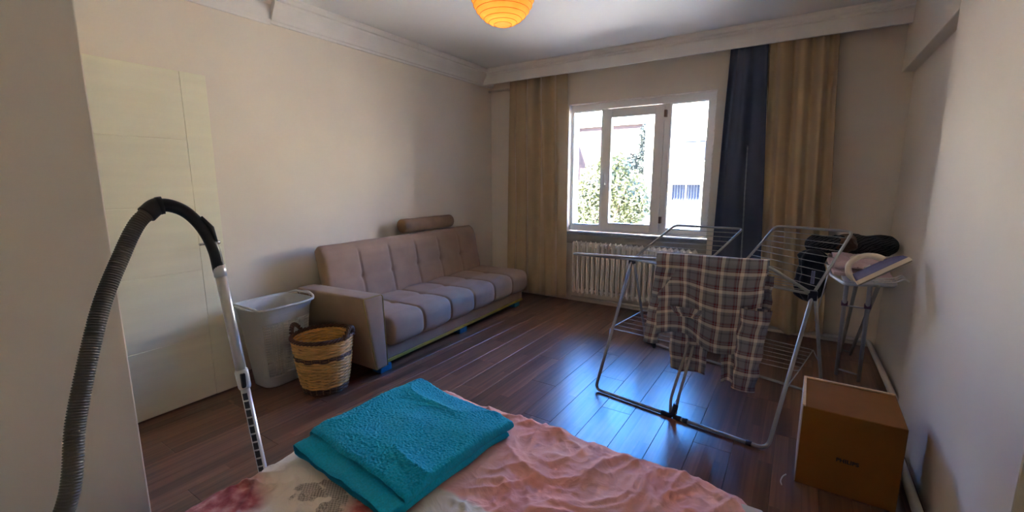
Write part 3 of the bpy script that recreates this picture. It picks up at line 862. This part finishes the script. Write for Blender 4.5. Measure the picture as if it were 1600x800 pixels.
slab('upper_fold', 0.252, 0.25, 0.024, 0.060, 0.0, 0.02, 1, 230)

# ------------------------------------------------------------------ vacuum cleaner hose and tube
va = thing('vacuum_cleaner', 'vacuum cleaner hose with black curved handle and silver tube beside the bed', 'vacuum', (0, 0, 0))

hose_pts = [(-1.62, -0.30, 0.05), (-1.61, -0.12, 0.12), (-1.53, 0.06, 0.34), (-1.472, 0.208, 0.606), (-1.534, 0.271, 0.817), (-1.614, 0.364, 1.057), (-1.666, 0.444, 1.204), (-1.688, 0.498, 1.293), (-1.698, 0.543, 1.333)]
dense = catmull(hose_pts, 60)
acc = [0.0]
for a, b in zip(dense, dense[1:]): acc.append(acc[-1] + (b - a).length)
NR = int(acc[-1] / 0.0018); hp = []; hr = []; q = 0
for k in range(NR + 1):
    s_ = acc[-1] * k / NR
    while q < len(acc) - 2 and acc[q + 1] < s_: q += 1
    t = (s_ - acc[q]) / max(1e-9, acc[q + 1] - acc[q])
    hp.append(dense[q].lerp(dense[q + 1], t)); hr.append((0.0212, 0.0218, 0.0212, 0.0182)[k % 4])
tube_obj('corrugated_hose', hp, hr, M_hose, va, 18)
hnd = catmull([(-1.692, 0.525, 1.320), (-1.698, 0.556, 1.343), (-1.690, 0.590, 1.344), (-1.678, 0.630, 1.318), (-1.666, 0.665, 1.262), (-1.662, 0.688, 1.19), (-1.662, 0.697, 1.115)], 10)
nh = len(hnd)
hb = tube_obj('handle', hnd, [0.0268 if k < 14 else 0.0215 - 0.003 * min(1, (k - 14) / 20) for k in range(nh)], M_black, va, 18)
tube_obj('collar', [hnd[11], hnd[13], hnd[15]], 0.0282, M_black, hb, 18)
# finger grip and air valve on the outer side of the handle
bm = bmesh.new(); add_tube(bm, [hnd[34] + Vector((0.014, 0.016, 0.008)), hnd[40] + Vector((0.016, 0.020, 0.006)), hnd[46] + Vector((0.016, 0.014, 0.0))], [0.003, 0.0065, 0.003], 10)
obj('air_valve', bm, M_black, hb, smooth=True)
T0, T1 = Vector((-1.662, 0.697, 1.135)), Vector((-1.495, 0.728, 0.045))
def tp(t): return T0.lerp(T1, t)
tube_obj('upper_tube', [tp(0), tp(0.36)], 0.0172, M_alu, va, 20)
tube_obj('tube_ring', [tp(0.0), tp(0.035)], 0.0195, M_alu, va, 20)
cl = tube_obj('clamp', [tp(0.338), tp(0.345), tp(0.395), tp(0.402)], [0.0185, 0.0215, 0.0205, 0.018], M_alu, va, 20)
bm = B((-0.007, 0.007, -0.007, 0.007, -0.026, 0.026)); bmesh.ops.translate(bm, verts=bm.verts, vec=tp(0.37) + Vector((0.017, -0.008, 0)))
obj('slide_button', bm, M_black, cl, bev=0.003)
lt = tube_obj('lower_tube', [tp(0.36), tp(0.98)], 0.0148, M_alu, va, 20)
side = Vector((0.74, -0.67, 0.0)).normalized()
for k in range(14):
    c = tp(0.425 + k * 0.028); bm = bmesh.new()
    ax = (T1 - T0).normalized(); wv = ax.cross(side).normalized()
    a = c + side * 0.0135
    add_hexa(bm, [a + wv * sx * 0.0075 + ax * sy * 0.0122 + side * sz * 0.0022 for sz in (-1, 1) for sx, sy in ((-1, -1), (1, -1), (1, 1), (-1, 1))])
    obj('notch', bm, M_slot, lt)
bm = B((-0.05, 0.05, -0.13, 0.13, 0.0, 0.035)); bmesh.ops.translate(bm, verts=bm.verts, vec=(T1.x - 0.04, T1.y, 0.004))
obj('floor_nozzle', bm, M_black, va, bev=0.012, seg=3)

# ------------------------------------------------------------------ drying rack
rk = thing('drying_rack', 'grey metal folding drying rack with raised wings', 'drying rack', (0, 0, 0))
PL, PR = Vector((-1.015, 3.20, 0.85)), Vector((0.1025, 2.917, 0.80))
FL, FR = Vector((-1.07, 2.695, 0.013)), Vector((-0.03, 2.535, 0.013))
BL, BR = Vector((-1.046, 3.80, 0.013)), Vector((0.235, 3.43, 0.013))
fm, bmid, tm = Vector((-0.535, 2.612, 0.013)), Vector((-0.42, 3.62, 0.013)), Vector((-0.44, 3.055, 0.825))
ft = tube_obj('front_leg_frame', smooth_path([PL, FL, fm.lerp(FL, 0.05)], 0.045), 0.0105, M_tubegrey, rk)
ft2 = tube_obj('front_leg_frame', smooth_path([PR, FR, fm.lerp(FR, 0.05)], 0.055), 0.0105, M_tubegrey, rk)
tube_obj('back_leg_frame', smooth_path([PL + Vector((0.012, 0, 0)), BL, BR, PR + Vector((0.012, 0, 0))], 0.06), 0.010, M_tubegrey, rk)
tube_obj('centre_post', smooth_path([fm + Vector((-0.016, 0, 0.02)), fm + Vector((-0.022, 0.02, 0.10)), tm + Vector((-0.012, 0, 0))], 0.03), 0.0085, M_tubegrey, rk)
tube_obj('centre_post', smooth_path([fm + Vector((0.014, 0, 0.02)), fm + Vector((0.02, 0.03, 0.12)), tm + Vector((0.014, 0, 0))], 0.03), 0.0085, M_tubegrey, rk)
bm = bmesh.new(); dv = (FR - FL).normalized()
add_tube(bm, smooth_path([fm - dv * 0.07, fm, fm + Vector((0.012, 0.01, 0.075))], 0.03), 0.0155, 12)
add_tube(bm, [fm + dv * 0.005, fm + dv * 0.05], 0.0145, 12)
obj('foot_joint', bm, M_navyplastic, rk, smooth=True)
for p, dd in ((FR - dv * 0.09, dv), (fm + dv * 0.075, dv)):
    tube_obj('foot_cap', [p - dd * 0.014, p + dd * 0.014], 0.0145, M_navyplastic, rk, 12)
tube_obj('foot_cap', smooth_path([BL + Vector((-0.004, -0.01, 0.05)), BL, BL + (BR - BL).normalized() * 0.10], 0.05), 0.014, M_navyplastic, rk, 12)
for p in (PL, PR, tm):
    bm = B((-0.022, 0.022, -0.020, 0.020, -0.034, 0.022)); bmesh.ops.translate(bm, verts=bm.verts, vec=p)
    obj('hinge_joint', bm, M_navyplastic, rk, bev=0.008, seg=3)
# axis bar between the joints
tube_obj('axis_bar', [PL, tm, PR], 0.008, M_tubegrey, rk)
# near wing (carries the shirt)
NL, NR2 = Vector((-1.335, 2.83, 0.915)), Vector((-0.115, 2.785, 0.955))
wf = tube_obj('near_wing_frame', smooth_path([PL, NL, NR2, PR], 0.04), 0.0095, M_tubegrey, rk)
for k in range(1, 7):
    t = k / 7
    tube_obj('wire', [PL.lerp(NL, t), PR.lerp(NR2, t)], 0.0022, M_wire, wf, 6)
def wing(p0, p1, p2, p3, nw):
    w = tube_obj('wing_frame', smooth_path([p0, p1, p2, p3], 0.035), 0.0082, M_tubegrey, rk)
    for k in range(1, nw + 1):
        t = k / (nw + 1)
        tube_obj('wire', [Vector(p0).lerp(Vector(p1), t), Vector(p3).lerp(Vector(p2), t)], 0.0022, M_wire, w, 6)
    return w
wing(PL, (-0.818, 3.62, 1.08), (-0.337, 3.605, 1.08), (-0.50, 3.09, 0.875), 7)
wing((-0.30, 3.06, 0.868), (-0.127, 3.53, 1.12), (0.282, 3.37, 1.12), PR, 8)
tube_obj('wing_strut', [(0.175, 3.09, 0.93), (0.13, 3.03, 0.62)], 0.0028, M_wire, rk, 6)
tube_obj('wing_strut', [PL + Vector((-0.02, -0.03, 0.03)), PL.lerp(FL, 0.25)], 0.0028, M_wire, rk, 6)
# lower wire shelf
S = [Vector((-1.15, 3.16, 0.30)), Vector((-1.08, 3.77, 0.30)), Vector((0.16, 3.48, 0.30)), Vector((0.08, 3.02, 0.30))]
shf = tube_obj('shelf_frame', smooth_path(S, 0.03, closed=True), 0.0035, M_wire, rk, 8, closed=True)
for k in range(1, 6):
    t = k / 6; tube_obj('wire', [S[0].lerp(S[1], t), S[3].lerp(S[2], t)], 0.0024, M_wire, shf, 6)
for a, b in ((PL.lerp(FL, 0.66), S[0]), (PL.lerp(BL, 0.66), S[1]), (PR.lerp(BR, 0.63), S[2]), (PR.lerp(FR, 0.63), S[3])):
    tube_obj('shelf_hook', [a, b], 0.003, M_wire, shf, 6)
pg = thing('clothes_peg', 'lilac clothes peg clipped to the rack wing', 'clothes peg', (0.095, 2.99, 0.845))
obj('arm', B((-0.008, 0.0, -0.006, 0.006, 0.0, 0.075)), M_peg, pg, bev=0.002)
obj('arm', B((0.002, 0.010, -0.006, 0.006, 0.0, 0.075)), M_peg, pg, bev=0.002)
pk = thing('black_clip', 'small black clip hanging on the lower rack wire', 'clip', (-0.80, 3.12, 0.225))
obj('body', lathe_bm([(0.002, 0.0), (0.012, 0.004), (0.015, 0.02), (0.011, 0.045), (0.007, 0.07), (0.002, 0.078)], 14)[0], M_black, pk, smooth=True)

# ------------------------------------------------------------------ plaid shirt on the near bar
st = thing('plaid_shirt', 'grey and maroon plaid shirt hung over the drying rack', 'shirt', (0, 0, 0))
yb = 2.79
def zbar(x): return 0.968 + 0.02 * (x + 0.7)
def cloth(name, x0t, x1t, x0b, x1b, zt, zb, y, seed, amp=0.012, folds=2.0, n=(46, 46), bulge=0.0, hem=0.0, parent=st):
    w = abs(x1t - x0t); h = abs(zt - zb)
    def f(u, v):
        x = (x0t + (x0b - x0t) * v) + ((x1t - x0t) * (1 - v) + (x1b - x0b) * v) * u + 0.008 * nz(u * 3, v * 5, seed)
        yy = y + amp * math.sin(2 * PI * folds * u + 2 * nz(v * 2, seed)) * (0.25 + 0.75 * v) + 0.010 * nz(u * 5 + seed, v * 6) - bulge * math.sin(PI * u)
        z = zt + (zb - zt) * v + hem * math.sin(PI * 2.2 * u + seed) * v + 0.004 * nz(u * 4, seed)
        return (x, yy, z)
    return grid_obj(name, f, n[0], n[1], M_plaid, parent, uv=lambda u, v: (seed * 0.37 + u * w, v * h), thick=0.0025)
# body: drapes over the bar, front flap and shorter back flap
def body(u, v):
    x = -0.725 + 0.61 * u
    zt = zbar(x) + 0.012
    s = (v - 0.40) * 0.92           # running length, bar at v = .40
    sag = 0.012 * math.sin(u * 9 + 1) * abs(s)
    side = 0.004 + 0.02 * min(1, abs(s) / 0.05)
    fl_ = 0.016 * math.sin(2 * PI * 2.4 * u + 3 * nz(s * 2, 3)) * min(1, abs(s) / 0.25)
    y = yb + (-side if s > 0 else side) - (fl_ if s > 0 else -fl_) + 0.010 * nz(u * 6, s * 8)
    z = zt - max(0.0, abs(s) - 0.02) - sag
    if s > 0: x += 0.10 * s * (0.5 - u)
    if s > 0: z += 0.05 * s / 0.55 * math.sin(u * PI * 2.0 + 0.5)
    x += 0.006 * nz(u * 5, s * 9, 2)
    return (x, y, z)
grid_obj('body', body, 90, 100, M_plaid, st, uv=lambda u, v: (u * 0.61, v * 0.95), thick=0.0025)
def sleeve(name, top, bot, r0, r1, seed, flat=0.45):
    top, bot = Vector(top), Vector(bot); L = (bot - top).length
    def f(u, v):
        a = 2 * PI * u; r = r0 + (r1 - r0) * v
        c = top.lerp(bot, v)
        rr = r * (1 + 0.10 * nz(math.cos(a) * 1.6 + seed, math.sin(a) * 1.6, v * 7) + 0.05 * math.sin(v * 26 + 2 * math.sin(a)))
        return (c.x + rr * math.cos(a) + 0.010 * nz(v * 4, seed), c.y + rr * flat * math.sin(a) + 0.012 * nz(v * 5, seed + 9), c.z)
    return grid_obj(name, f, 36, 50, M_plaid, st, closed_u=True, uv=lambda u, v: (seed * 0.21 + u * 2 * PI * r0, v * L), thick=0.0025)
sleeve('sleeve', (-0.665, 2.765, 0.90), (-0.745, 2.80, 0.385), 0.055, 0.045, 2.0)
sleeve('sleeve', (-0.155, 2.72, 0.72), (-0.185, 2.72, 0.235), 0.075, 0.058, 5.0)
cloth('front_panel', -0.645, -0.39, -0.61, -0.405, 0.70, 0.235, 2.812, 3.0, folds=1.2, hem=0.012)
cloth('front_panel', -0.33, -0.13, -0.31, -0.16, 0.72, 0.22, 2.80, 6.0, folds=1.4, hem=0.014)
cloth('collar', -0.62, -0.42, -0.58, -0.46, 0.665, 0.605, 2.742, 8.0, folds=0.6, n=(24, 10))
cloth('cuff', -0.15, -0.085, -0.14, -0.09, 0.90, 0.60, 2.80, 9.0, folds=0.6, n=(16, 30))

# ------------------------------------------------------------------ cardboard box
bx = thing('cardboard_box', 'brown cardboard box with black lettering by the right wall', 'box', (0.285, 2.52, 0), math.radians(-1.0))
W2, D2, H2 = 0.185, 0.185, 0.392
obj('body', B((-W2, W2, -D2, D2, 0.0, H2)), M_card, bx, bev=0.003, seg=1)
obj('flap_edge', B((-W2 - 0.002, W2, D2 - 0.012, D2 + 0.002, H2 - 0.001, H2 + 0.007)), M_cardedge, bx, bev=0.001, seg=1)
obj('flap_edge', B((-W2 - 0.004, -W2 + 0.008, -D2, D2 + 0.002, H2 - 0.001, H2 + 0.007)), M_cardedge, bx, bev=0.001, seg=1)
obj('lit_side_sheet', B((-W2 - 0.004, -W2, -D2 + 0.002, D2, 0.004, H2 - 0.002)), M_cardlit, bx, bev=0.001, seg=1)  # pale sheet over the left side, paints how brightly that side is lit
fc = bpy.data.curves.new('lettering', 'FONT'); fc.body = 'PHILIPS'; fc.size = 0.026; fc.align_x = 'CENTER'; fc.offset = 0.0011; fc.space_character = 1.05; fc.extrude = 0.0003
fo = bpy.data.objects.new('lettering_curve', fc); COL.objects.link(fo)
bpy.context.view_layer.update()
dg = bpy.context.evaluated_depsgraph_get()
me = bpy.data.meshes.new_from_object(fo.evaluated_get(dg))
bpy.data.objects.remove(fo)
me.materials.clear()
lo = link('printed_lettering', me, M_print, bx, smooth=False)
lo.location = (0.0, -D2 - 0.0006, 0.165); lo.rotation_euler = (PI / 2, 0, 0)
lo.scale = (0.95, 0.95, 0.95)

# cable end on the floor
tag(tube_obj('cable_tie', catmull([(0.045, 2.27, 0.004), (0.04, 2.30, 0.005), (0.047, 2.33, 0.012), (0.06, 2.345, 0.02)], 6), 0.003, M_white, None, 6), 'short curved white cable tie lying on the floor', 'cable tie')

# ------------------------------------------------------------------ ironing board
ib = thing('ironing_board', 'ironing board with grey legs in the corner by the right wall', 'ironing board', (0, 0, 0))
bm = bmesh.new()
out = []
for k in range(40):
    t = k / 39; out.append((0.205 if t < 0.001 else 0.205, 0))
def outline(inset=0.0):
    pts = [(0.215 + inset, 3.42), (0.205 + inset, 3.70), (0.205 + inset, 4.05)]
    for k in range(13):
        a = PI - PI * k / 12; pts.append((0.36 + (0.155 - inset) * math.cos(a), 4.05 + (0.50 - inset) * math.sin(a)))
    pts += [(0.515 - inset, 3.70), (0.505 - inset, 3.42)]
    return pts
def extrude_outline(bm, pts, z0, z1):
    A = [bm.verts.new((p[0], p[1], z0)) for p in pts]; C = [bm.verts.new((p[0], p[1], z1)) for p in pts]; k = len(pts)
    for i in range(k): bm.faces.new((A[i], A[(i + 1) % k], C[(i + 1) % k], C[i]))
    bm.faces.new(A[::-1]); bm.faces.new(C)
extrude_outline(bm, outline(), 0.832, 0.858)
obj('padded_top', bm, M_pinkcloth, ib, bev=0.006)
tube_obj('edge_rail', smooth_path([(0.20, 3.95, 0.83), (0.205, 3.42, 0.83), (0.262, 3.16, 0.83), (0.50, 3.26, 0.83), (0.515, 3.44, 0.83), (0.515, 3.95, 0.83)], 0.04), 0.009, M_boardmetal, ib)
obj('iron_rest', B((0.255, 0.49, 3.22, 3.44, 0.828, 0.836)), M_boardmetal, ib, bev=0.003)
for yy in (3.27, 3.33, 3.39): tube_obj('rest_wire', smooth_path([(0.40, yy, 0.84), (0.50, yy, 0.85), (0.535, yy, 0.875), (0.555, yy, 0.86)], 0.02), 0.004, M_white, ib, 8)
L1 = [((0.275, 3.26, 0.83), (0.335, 3.90, 0.012)), ((0.385, 3.26, 0.83), (0.462, 3.84, 0.012))]
L2 = [((0.315, 3.20, 0.828), (0.395, 4.46, 0.012)), ((0.415, 3.20, 0.828), (0.455, 4.42, 0.012))]
for a, b in L1: tube_obj('leg', [a, b], 0.0125, M_boardmetal, ib)
for a, b in L2: tube_obj('leg', [a, b], 0.0105, M_tubegrey, ib)
def lp(L, t): return Vector(L[0]).lerp(Vector(L[1]), t)
tube_obj('foot_bar', [lp(L1[0], 0.93), lp(L1[1], 0.93)], 0.007, M_boardmetal, ib)
tube_obj('cross_bar', [lp(L1[0], 0.22), lp(L1[1], 0.22)], 0.005, M_boardmetal, ib)
tube_obj('foot_bar', [lp(L2[0], 0.96), lp(L2[1], 0.96)], 0.007, M_tubegrey, ib)
for L in L1: tube_obj('pivot_knob', [lp(L, 0.2) + Vector((-0.016, 0, 0)), lp(L, 0.2) + Vector((0.016, 0, 0))], 0.017, M_violet, ib)

# iron leaning on the rest
ir = thing('steam_iron', 'cream and lilac steam iron tilted on the ironing board end', 'iron', (0.312, 3.10, 0.836)); ir.scale = (0.95, 0.95, 0.95)
ir.rotation_euler = (math.radians(-14), math.radians(-37), math.radians(3))
def sole_outline(sc, off=0.0):
    p = []
    for k in range(36):
        t = k / 36; a = 2 * PI * t
        x = 0.5 + 0.5 * math.cos(a)             # 0 heel .. 1 tip
        w = (1 - x) ** 0.62 * (0.55 + 0.45 * min(1, x / 0.25 + 0.35)) if x < 1 else 0
        y = math.copysign(min(w, 0.78), math.sin(a)) * 0.078 * (1.0 if x > 0.02 else abs(math.sin(a)) ** 0.4)
        p.append((0.005 + 0.285 * x * sc + off, y * sc))
    return p
def loft(levels, m, name, parent, cap=True):
    bm = bmesh.new(); R = []
    for z, sc, off in levels: R.append([bm.verts.new((p[0], p[1], z)) for p in sole_outline(sc, off)])
    for A, C in zip(R, R[1:]):
        for i in range(36): bm.faces.new((A[i], A[(i + 1) % 36], C[(i + 1) % 36], C[i]))
    bm.faces.new(R[0][::-1]); bm.faces.new(R[-1])
    return obj(name, bm, m, parent, smooth=False)
loft([(0.0, 0.97, 0.004), (0.007, 1.0, 0.0)], M_sole, 'soleplate', ir)
loft([(0.007, 1.0, 0.0), (0.012, 1.01, -0.001), (0.030, 0.99, 0.0)], M_cream, 'skirt', ir)
loft([(0.030, 0.98, 0.001), (0.050, 0.92, 0.003), (0.066, 0.78, 0.006), (0.074, 0.62, 0.010)], M_lilac, 'water_tank', ir)
hp_ = catmull([(0.012, 0, 0.045), (0.005, 0, 0.085), (0.03, 0, 0.128), (0.075, 0, 0.146), (0.125, 0, 0.138), (0.165, 0, 0.108), (0.185, 0, 0.072)], 6)
ih = tube_obj('handle', hp_, [0.021 - 0.006 * math.sin(PI * k / (len(hp_) - 1)) for k in range(len(hp_))], M_cream, ir, 14)
obj('steam_button', B((0.06, 0.085, -0.008, 0.008, 0.155, 0.168)), M_cream, ih, bev=0.003)
obj('dial', lathe_bm([(0.0, 0.0), (0.02, 0.0), (0.018, 0.012), (0.0, 0.012)], 18, (0.10, 0))[0], M_white, ir, smooth=False).location = (0.0, 0, 0.07)
obj('heel_plate', B((0.0, 0.018, -0.038, 0.038, 0.03, 0.078)), M_cream, ir, bev=0.006, seg=3)

# clothes on the board
def roll(name, a, b, r, m, label, cat, seed):
    a, b = Vector(a), Vector(b); ax = (b - a).normalized(); L = (b - a).length
    n1 = Vector((0, 0, 1)) if abs(ax.z) < 0.8 else Vector((0, 1, 0)); n2 = ax.cross(n1).normalized()
    def f(u, v):
        an = 2 * PI * u; e = min(v, 1 - v) * L
        rr = r * (1 + 0.16 * nz(math.cos(an) * 1.2 + seed, math.sin(an) * 1.2, v * 6) + 0.06 * nz(math.cos(an) * 4, math.sin(an) * 4, v * 14 + seed)) * min(1, (e / 0.05 + 0.02)) ** 0.4 * (1 + (0.17 * math.sin(5 * an + 4 * nz(v * 2.5, seed)) + 0.2 * nz(v * 5, an) if abs(ax.z) > 0.8 else 0.05 * math.sin(4 * an + 9 * v)))
        p = a.lerp(b, v) + n1 * rr * 0.85 * math.sin(an) + n2 * rr * 1.15 * math.cos(an)
        return p
    return tag(grid_obj(name, f, 40, 50, m, closed_u=True, uv=lambda u, v: (u * 2 * PI * r, v * L)), label, cat)
roll('rolled_textile', (0.29, 4.24, 0.952), (0.630, 4.20, 0.950), 0.085, M_roll, 'rolled black and grey patterned textile on the ironing board', 'textile', 1.0)
roll('brown_garment', (0.285, 4.03, 0.945), (0.33, 4.26, 0.975), 0.066, M_brown, 'crumpled brown garment between the dark clothes on the board', 'garment', 4.0)
roll('black_garment', (0.055, 4.12, 0.94), (0.33, 4.14, 0.95), 0.082, M_roll, 'black printed garment bunched at the left board edge', 'garment', 7.0)
roll('hanging_garment', (0.108, 3.90, 0.93), (0.115, 3.88, 0.54), 0.072, M_dark, 'dark navy garment hanging down from the ironing board', 'garment', 11.0)
def pinkf(u, v):
    x = 0.22 + 0.27 * u; y = 3.46 + 0.46 * v
    return (x, y, 0.868 + 0.022 * (1 - abs(nz(x * 9 + y * 3, y * 7))) ** 2 + 0.03 * v)
tag(grid_obj('pink_cloth', pinkf, 40, 40, M_pinkcloth, uv=lambda u, v: (u * 0.3, v * 0.46), thick=0.008), 'pink striped cloth folded on the board behind the iron', 'cloth')

# ------------------------------------------------------------------ paper lantern
LX, LY, LZ, LR = -1.455, 2.14, 2.435, 0.175
la = thing('paper_lantern', 'round orange paper lantern glowing under the ceiling', 'lamp', (LX, LY, LZ))
def lprof(n=40):
    a0, a1 = math.radians(-74), math.radians(74)
    return [(LR * math.cos(a0 + (a1 - a0) * k / n), LR * math.sin(a0 + (a1 - a0) * k / n)) for k in range(n + 1)]
NRIB = 15
prof = []
for k in range(NRIB * 4 + 1):
    a = math.radians(-74 + 148 * k / (NRIB * 4)); f = (k % 4) / 4
    r = LR * (1 - 0.012 * math.sin(PI * f)); prof.append((r * math.cos(a), r * math.sin(a)))
bm, rg = lathe_bm(prof, 56)
obj('paper_shade', bm, M_paper, la, smooth=True)
for k in range(NRIB + 1):
    a = math.radians(-74 + 148 * k / NRIB); r = LR * math.cos(a) + 0.0008
    tube_obj('rib', [(r * math.cos(b), r * math.sin(b), LR * math.sin(a)) for b in [2 * PI * q / 56 for q in range(56)]], 0.0013, M_rib, la, 5, closed=True)
bl = obj('bulb', lathe_bm([(0.001, -0.05), (0.018, -0.045), (0.029, -0.025), (0.030, -0.005), (0.022, 0.02), (0.014, 0.045), (0.013, 0.06), (0.001, 0.06)], 20)[0], M_bulb, la, smooth=True)
tube_obj('socket', [(0, 0, 0.055), (0, 0, 0.105)], 0.018, M_white, la, 14)
tube_obj('cord', [(0, 0, 0.10), (0, 0, ZC - LZ - 0.02)], 0.003, M_white, la, 8)
tube_obj('ceiling_cup', [(0, 0, ZC - LZ - 0.045), (0, 0, ZC - LZ - 0.001)], [0.02, 0.045], M_white, la, 18)
ld = bpy.data.lights.new('lantern_bulb', 'POINT'); ld.energy = 0.24; ld.color = (1.0, 0.66, 0.32); ld.shadow_soft_size = 0.035
lo2 = bpy.data.objects.new('lantern_bulb', ld); COL.objects.link(lo2); lo2.parent = la; lo2.location = (0, 0, -0.068)

# ------------------------------------------------------------------ outside
GZ = -3.2
struct(obj('ground', B((-60, 60, YB + 0.6, 70, GZ - 0.3, GZ)), M_ground), 'sunlit street outside the window', 'ground')
def leaf_cloud(name, blobs, n, size, m, parent, seed):
    rnd = random.Random(seed); vs = []; fs = []
    for _ in range(n):
        c, r = rnd.choice(blobs)
        d = Vector((rnd.gauss(0, 1), rnd.gauss(0, 1), rnd.gauss(0, 1))).normalized() * r * (rnd.random() ** 0.33)
        p = Vector(c) + d
        a = Vector((rnd.gauss(0, 1), rnd.gauss(0, 1), rnd.gauss(0, 1))).normalized(); b = a.orthogonal().normalized()
        s = size * (0.6 + 0.8 * rnd.random()); k = len(vs)
        vs += [p - a * s, p + b * s * 0.5, p + a * s, p - b * s * 0.5]
        fs.append((k, k + 1, k + 2, k + 3))
    me = bpy.data.meshes.new(name); me.from_pydata([tuple(v) for v in vs], [], fs); me.update()
    o = link(name, me, m, parent, smooth=False); o['kind'] = 'stuff'; return o
tr = thing('street_tree', 'leafy sunlit tree outside the window', 'tree', (-4.9, 12.5, GZ))
tube_obj('trunk', [(0, 0, 0), (0.05, 0, 1.5), (0.0, 0.1, 3.2), (0.1, 0, 4.6)], [0.16, 0.13, 0.10, 0.05], M_bark, tr, 10)
for dx, dy, dz in ((-0.7, 0.1, 4.3), (0.7, -0.2, 4.4), (0.1, 0.5, 4.8), (-0.3, -0.4, 4.0)):
    tube_obj('branch', [(0, 0.05, 2.6), (dx * 0.5, dy * 0.5, 3.5), (dx, dy, dz)], [0.07, 0.05, 0.02], M_bark, tr, 8)
leaf_cloud('foliage', [((-0.65, 0, 4.1), 0.55), ((0.0, 0.1, 4.6), 0.75), ((0.75, 0, 4.35), 0.6), ((0.25, 0, 5.0), 0.5), ((-0.3, -0.2, 3.7), 0.55), ((0.5, 0.2, 3.7), 0.55), ((1.0, 0, 3.9), 0.4), ((-0.9, 0.1, 3.6), 0.4)], 9000, 0.06, M_leaf, tr, 5)
# white house with a barred window
ho = thing('white_house', 'white rendered house with a barred window across the street', 'house', (0, 0, 0))
obj('wall', B((-6.0, 18.0, 20.0, 27.0, GZ, 5.0)), M_house, ho)
obj('ledge', B((-6.1, 18.1, 19.4, 20.0, 1.42, 1.62)), M_house, ho, bev=0.01)
for x0, x1, z0, z1, bars in ((-4.72, -3.6, 0.62, 1.3, True), (-4.3, -3.3, 2.3, 3.1, False), (-2.4, -1.2, 0.62, 1.3, True), (-2.0, -1.0, 2.3, 3.1, False)):
    w = obj('window', B((x0 - 0.05, x1 + 0.05, 19.95, 20.02, z0 - 0.05, z0), (x0 - 0.05, x1 + 0.05, 19.95, 20.02, z1, z1 + 0.05), (x0 - 0.05, x0, 19.95, 20.02, z0, z1), (x1, x1 + 0.05, 19.95, 20.02, z0, z1), ((x0 + x1) / 2 - 0.03, (x0 + x1) / 2 + 0.03, 19.95, 20.02, z0, z1)), M_house, ho)
    obj('pane', B((x0, x1, 19.99, 20.0, z0, z1)), M_farglass, w)
    if bars:
        for k in range(11): tube_obj('bar', [(x0 + (x1 - x0) * k / 10, 19.93, z0), (x0 + (x1 - x0) * k / 10, 19.93, z1)], 0.012, M_bars, w, 6)
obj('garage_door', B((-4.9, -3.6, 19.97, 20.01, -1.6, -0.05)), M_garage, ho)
# taller ivy-clad building behind
iv = thing('ivy_building', 'ivy-covered brick building behind the tree', 'building', (0, 0, 0))
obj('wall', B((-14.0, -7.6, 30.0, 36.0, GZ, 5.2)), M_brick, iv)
obj('roof_slab', B((-14.2, -7.4, 29.8, 36.2, 5.2, 5.4)), M_house, iv)
for x0 in (-13.2, -11.6):
    w = obj('window', B((x0, x0 + 0.9, 29.92, 30.02, 2.6, 4.0)), M_house, iv); obj('pane', B((x0 + 0.08, x0 + 0.82, 29.9, 29.93, 2.7, 3.9)), M_farglass, w)
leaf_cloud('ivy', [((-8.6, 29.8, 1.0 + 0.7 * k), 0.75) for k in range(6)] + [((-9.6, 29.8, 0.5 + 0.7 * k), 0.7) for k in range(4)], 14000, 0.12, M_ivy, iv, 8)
lh = thing('pale_house', 'pale house far left beyond the tree', 'house', (0, 0, 0))
obj('wall', B((-34.0, -14.6, 28.0, 34.0, GZ, 5.2)), M_house, lh)
obj('roof', B((-34.3, -14.3, 27.7, 34.3, 5.2, 5.4)), M_house, lh)
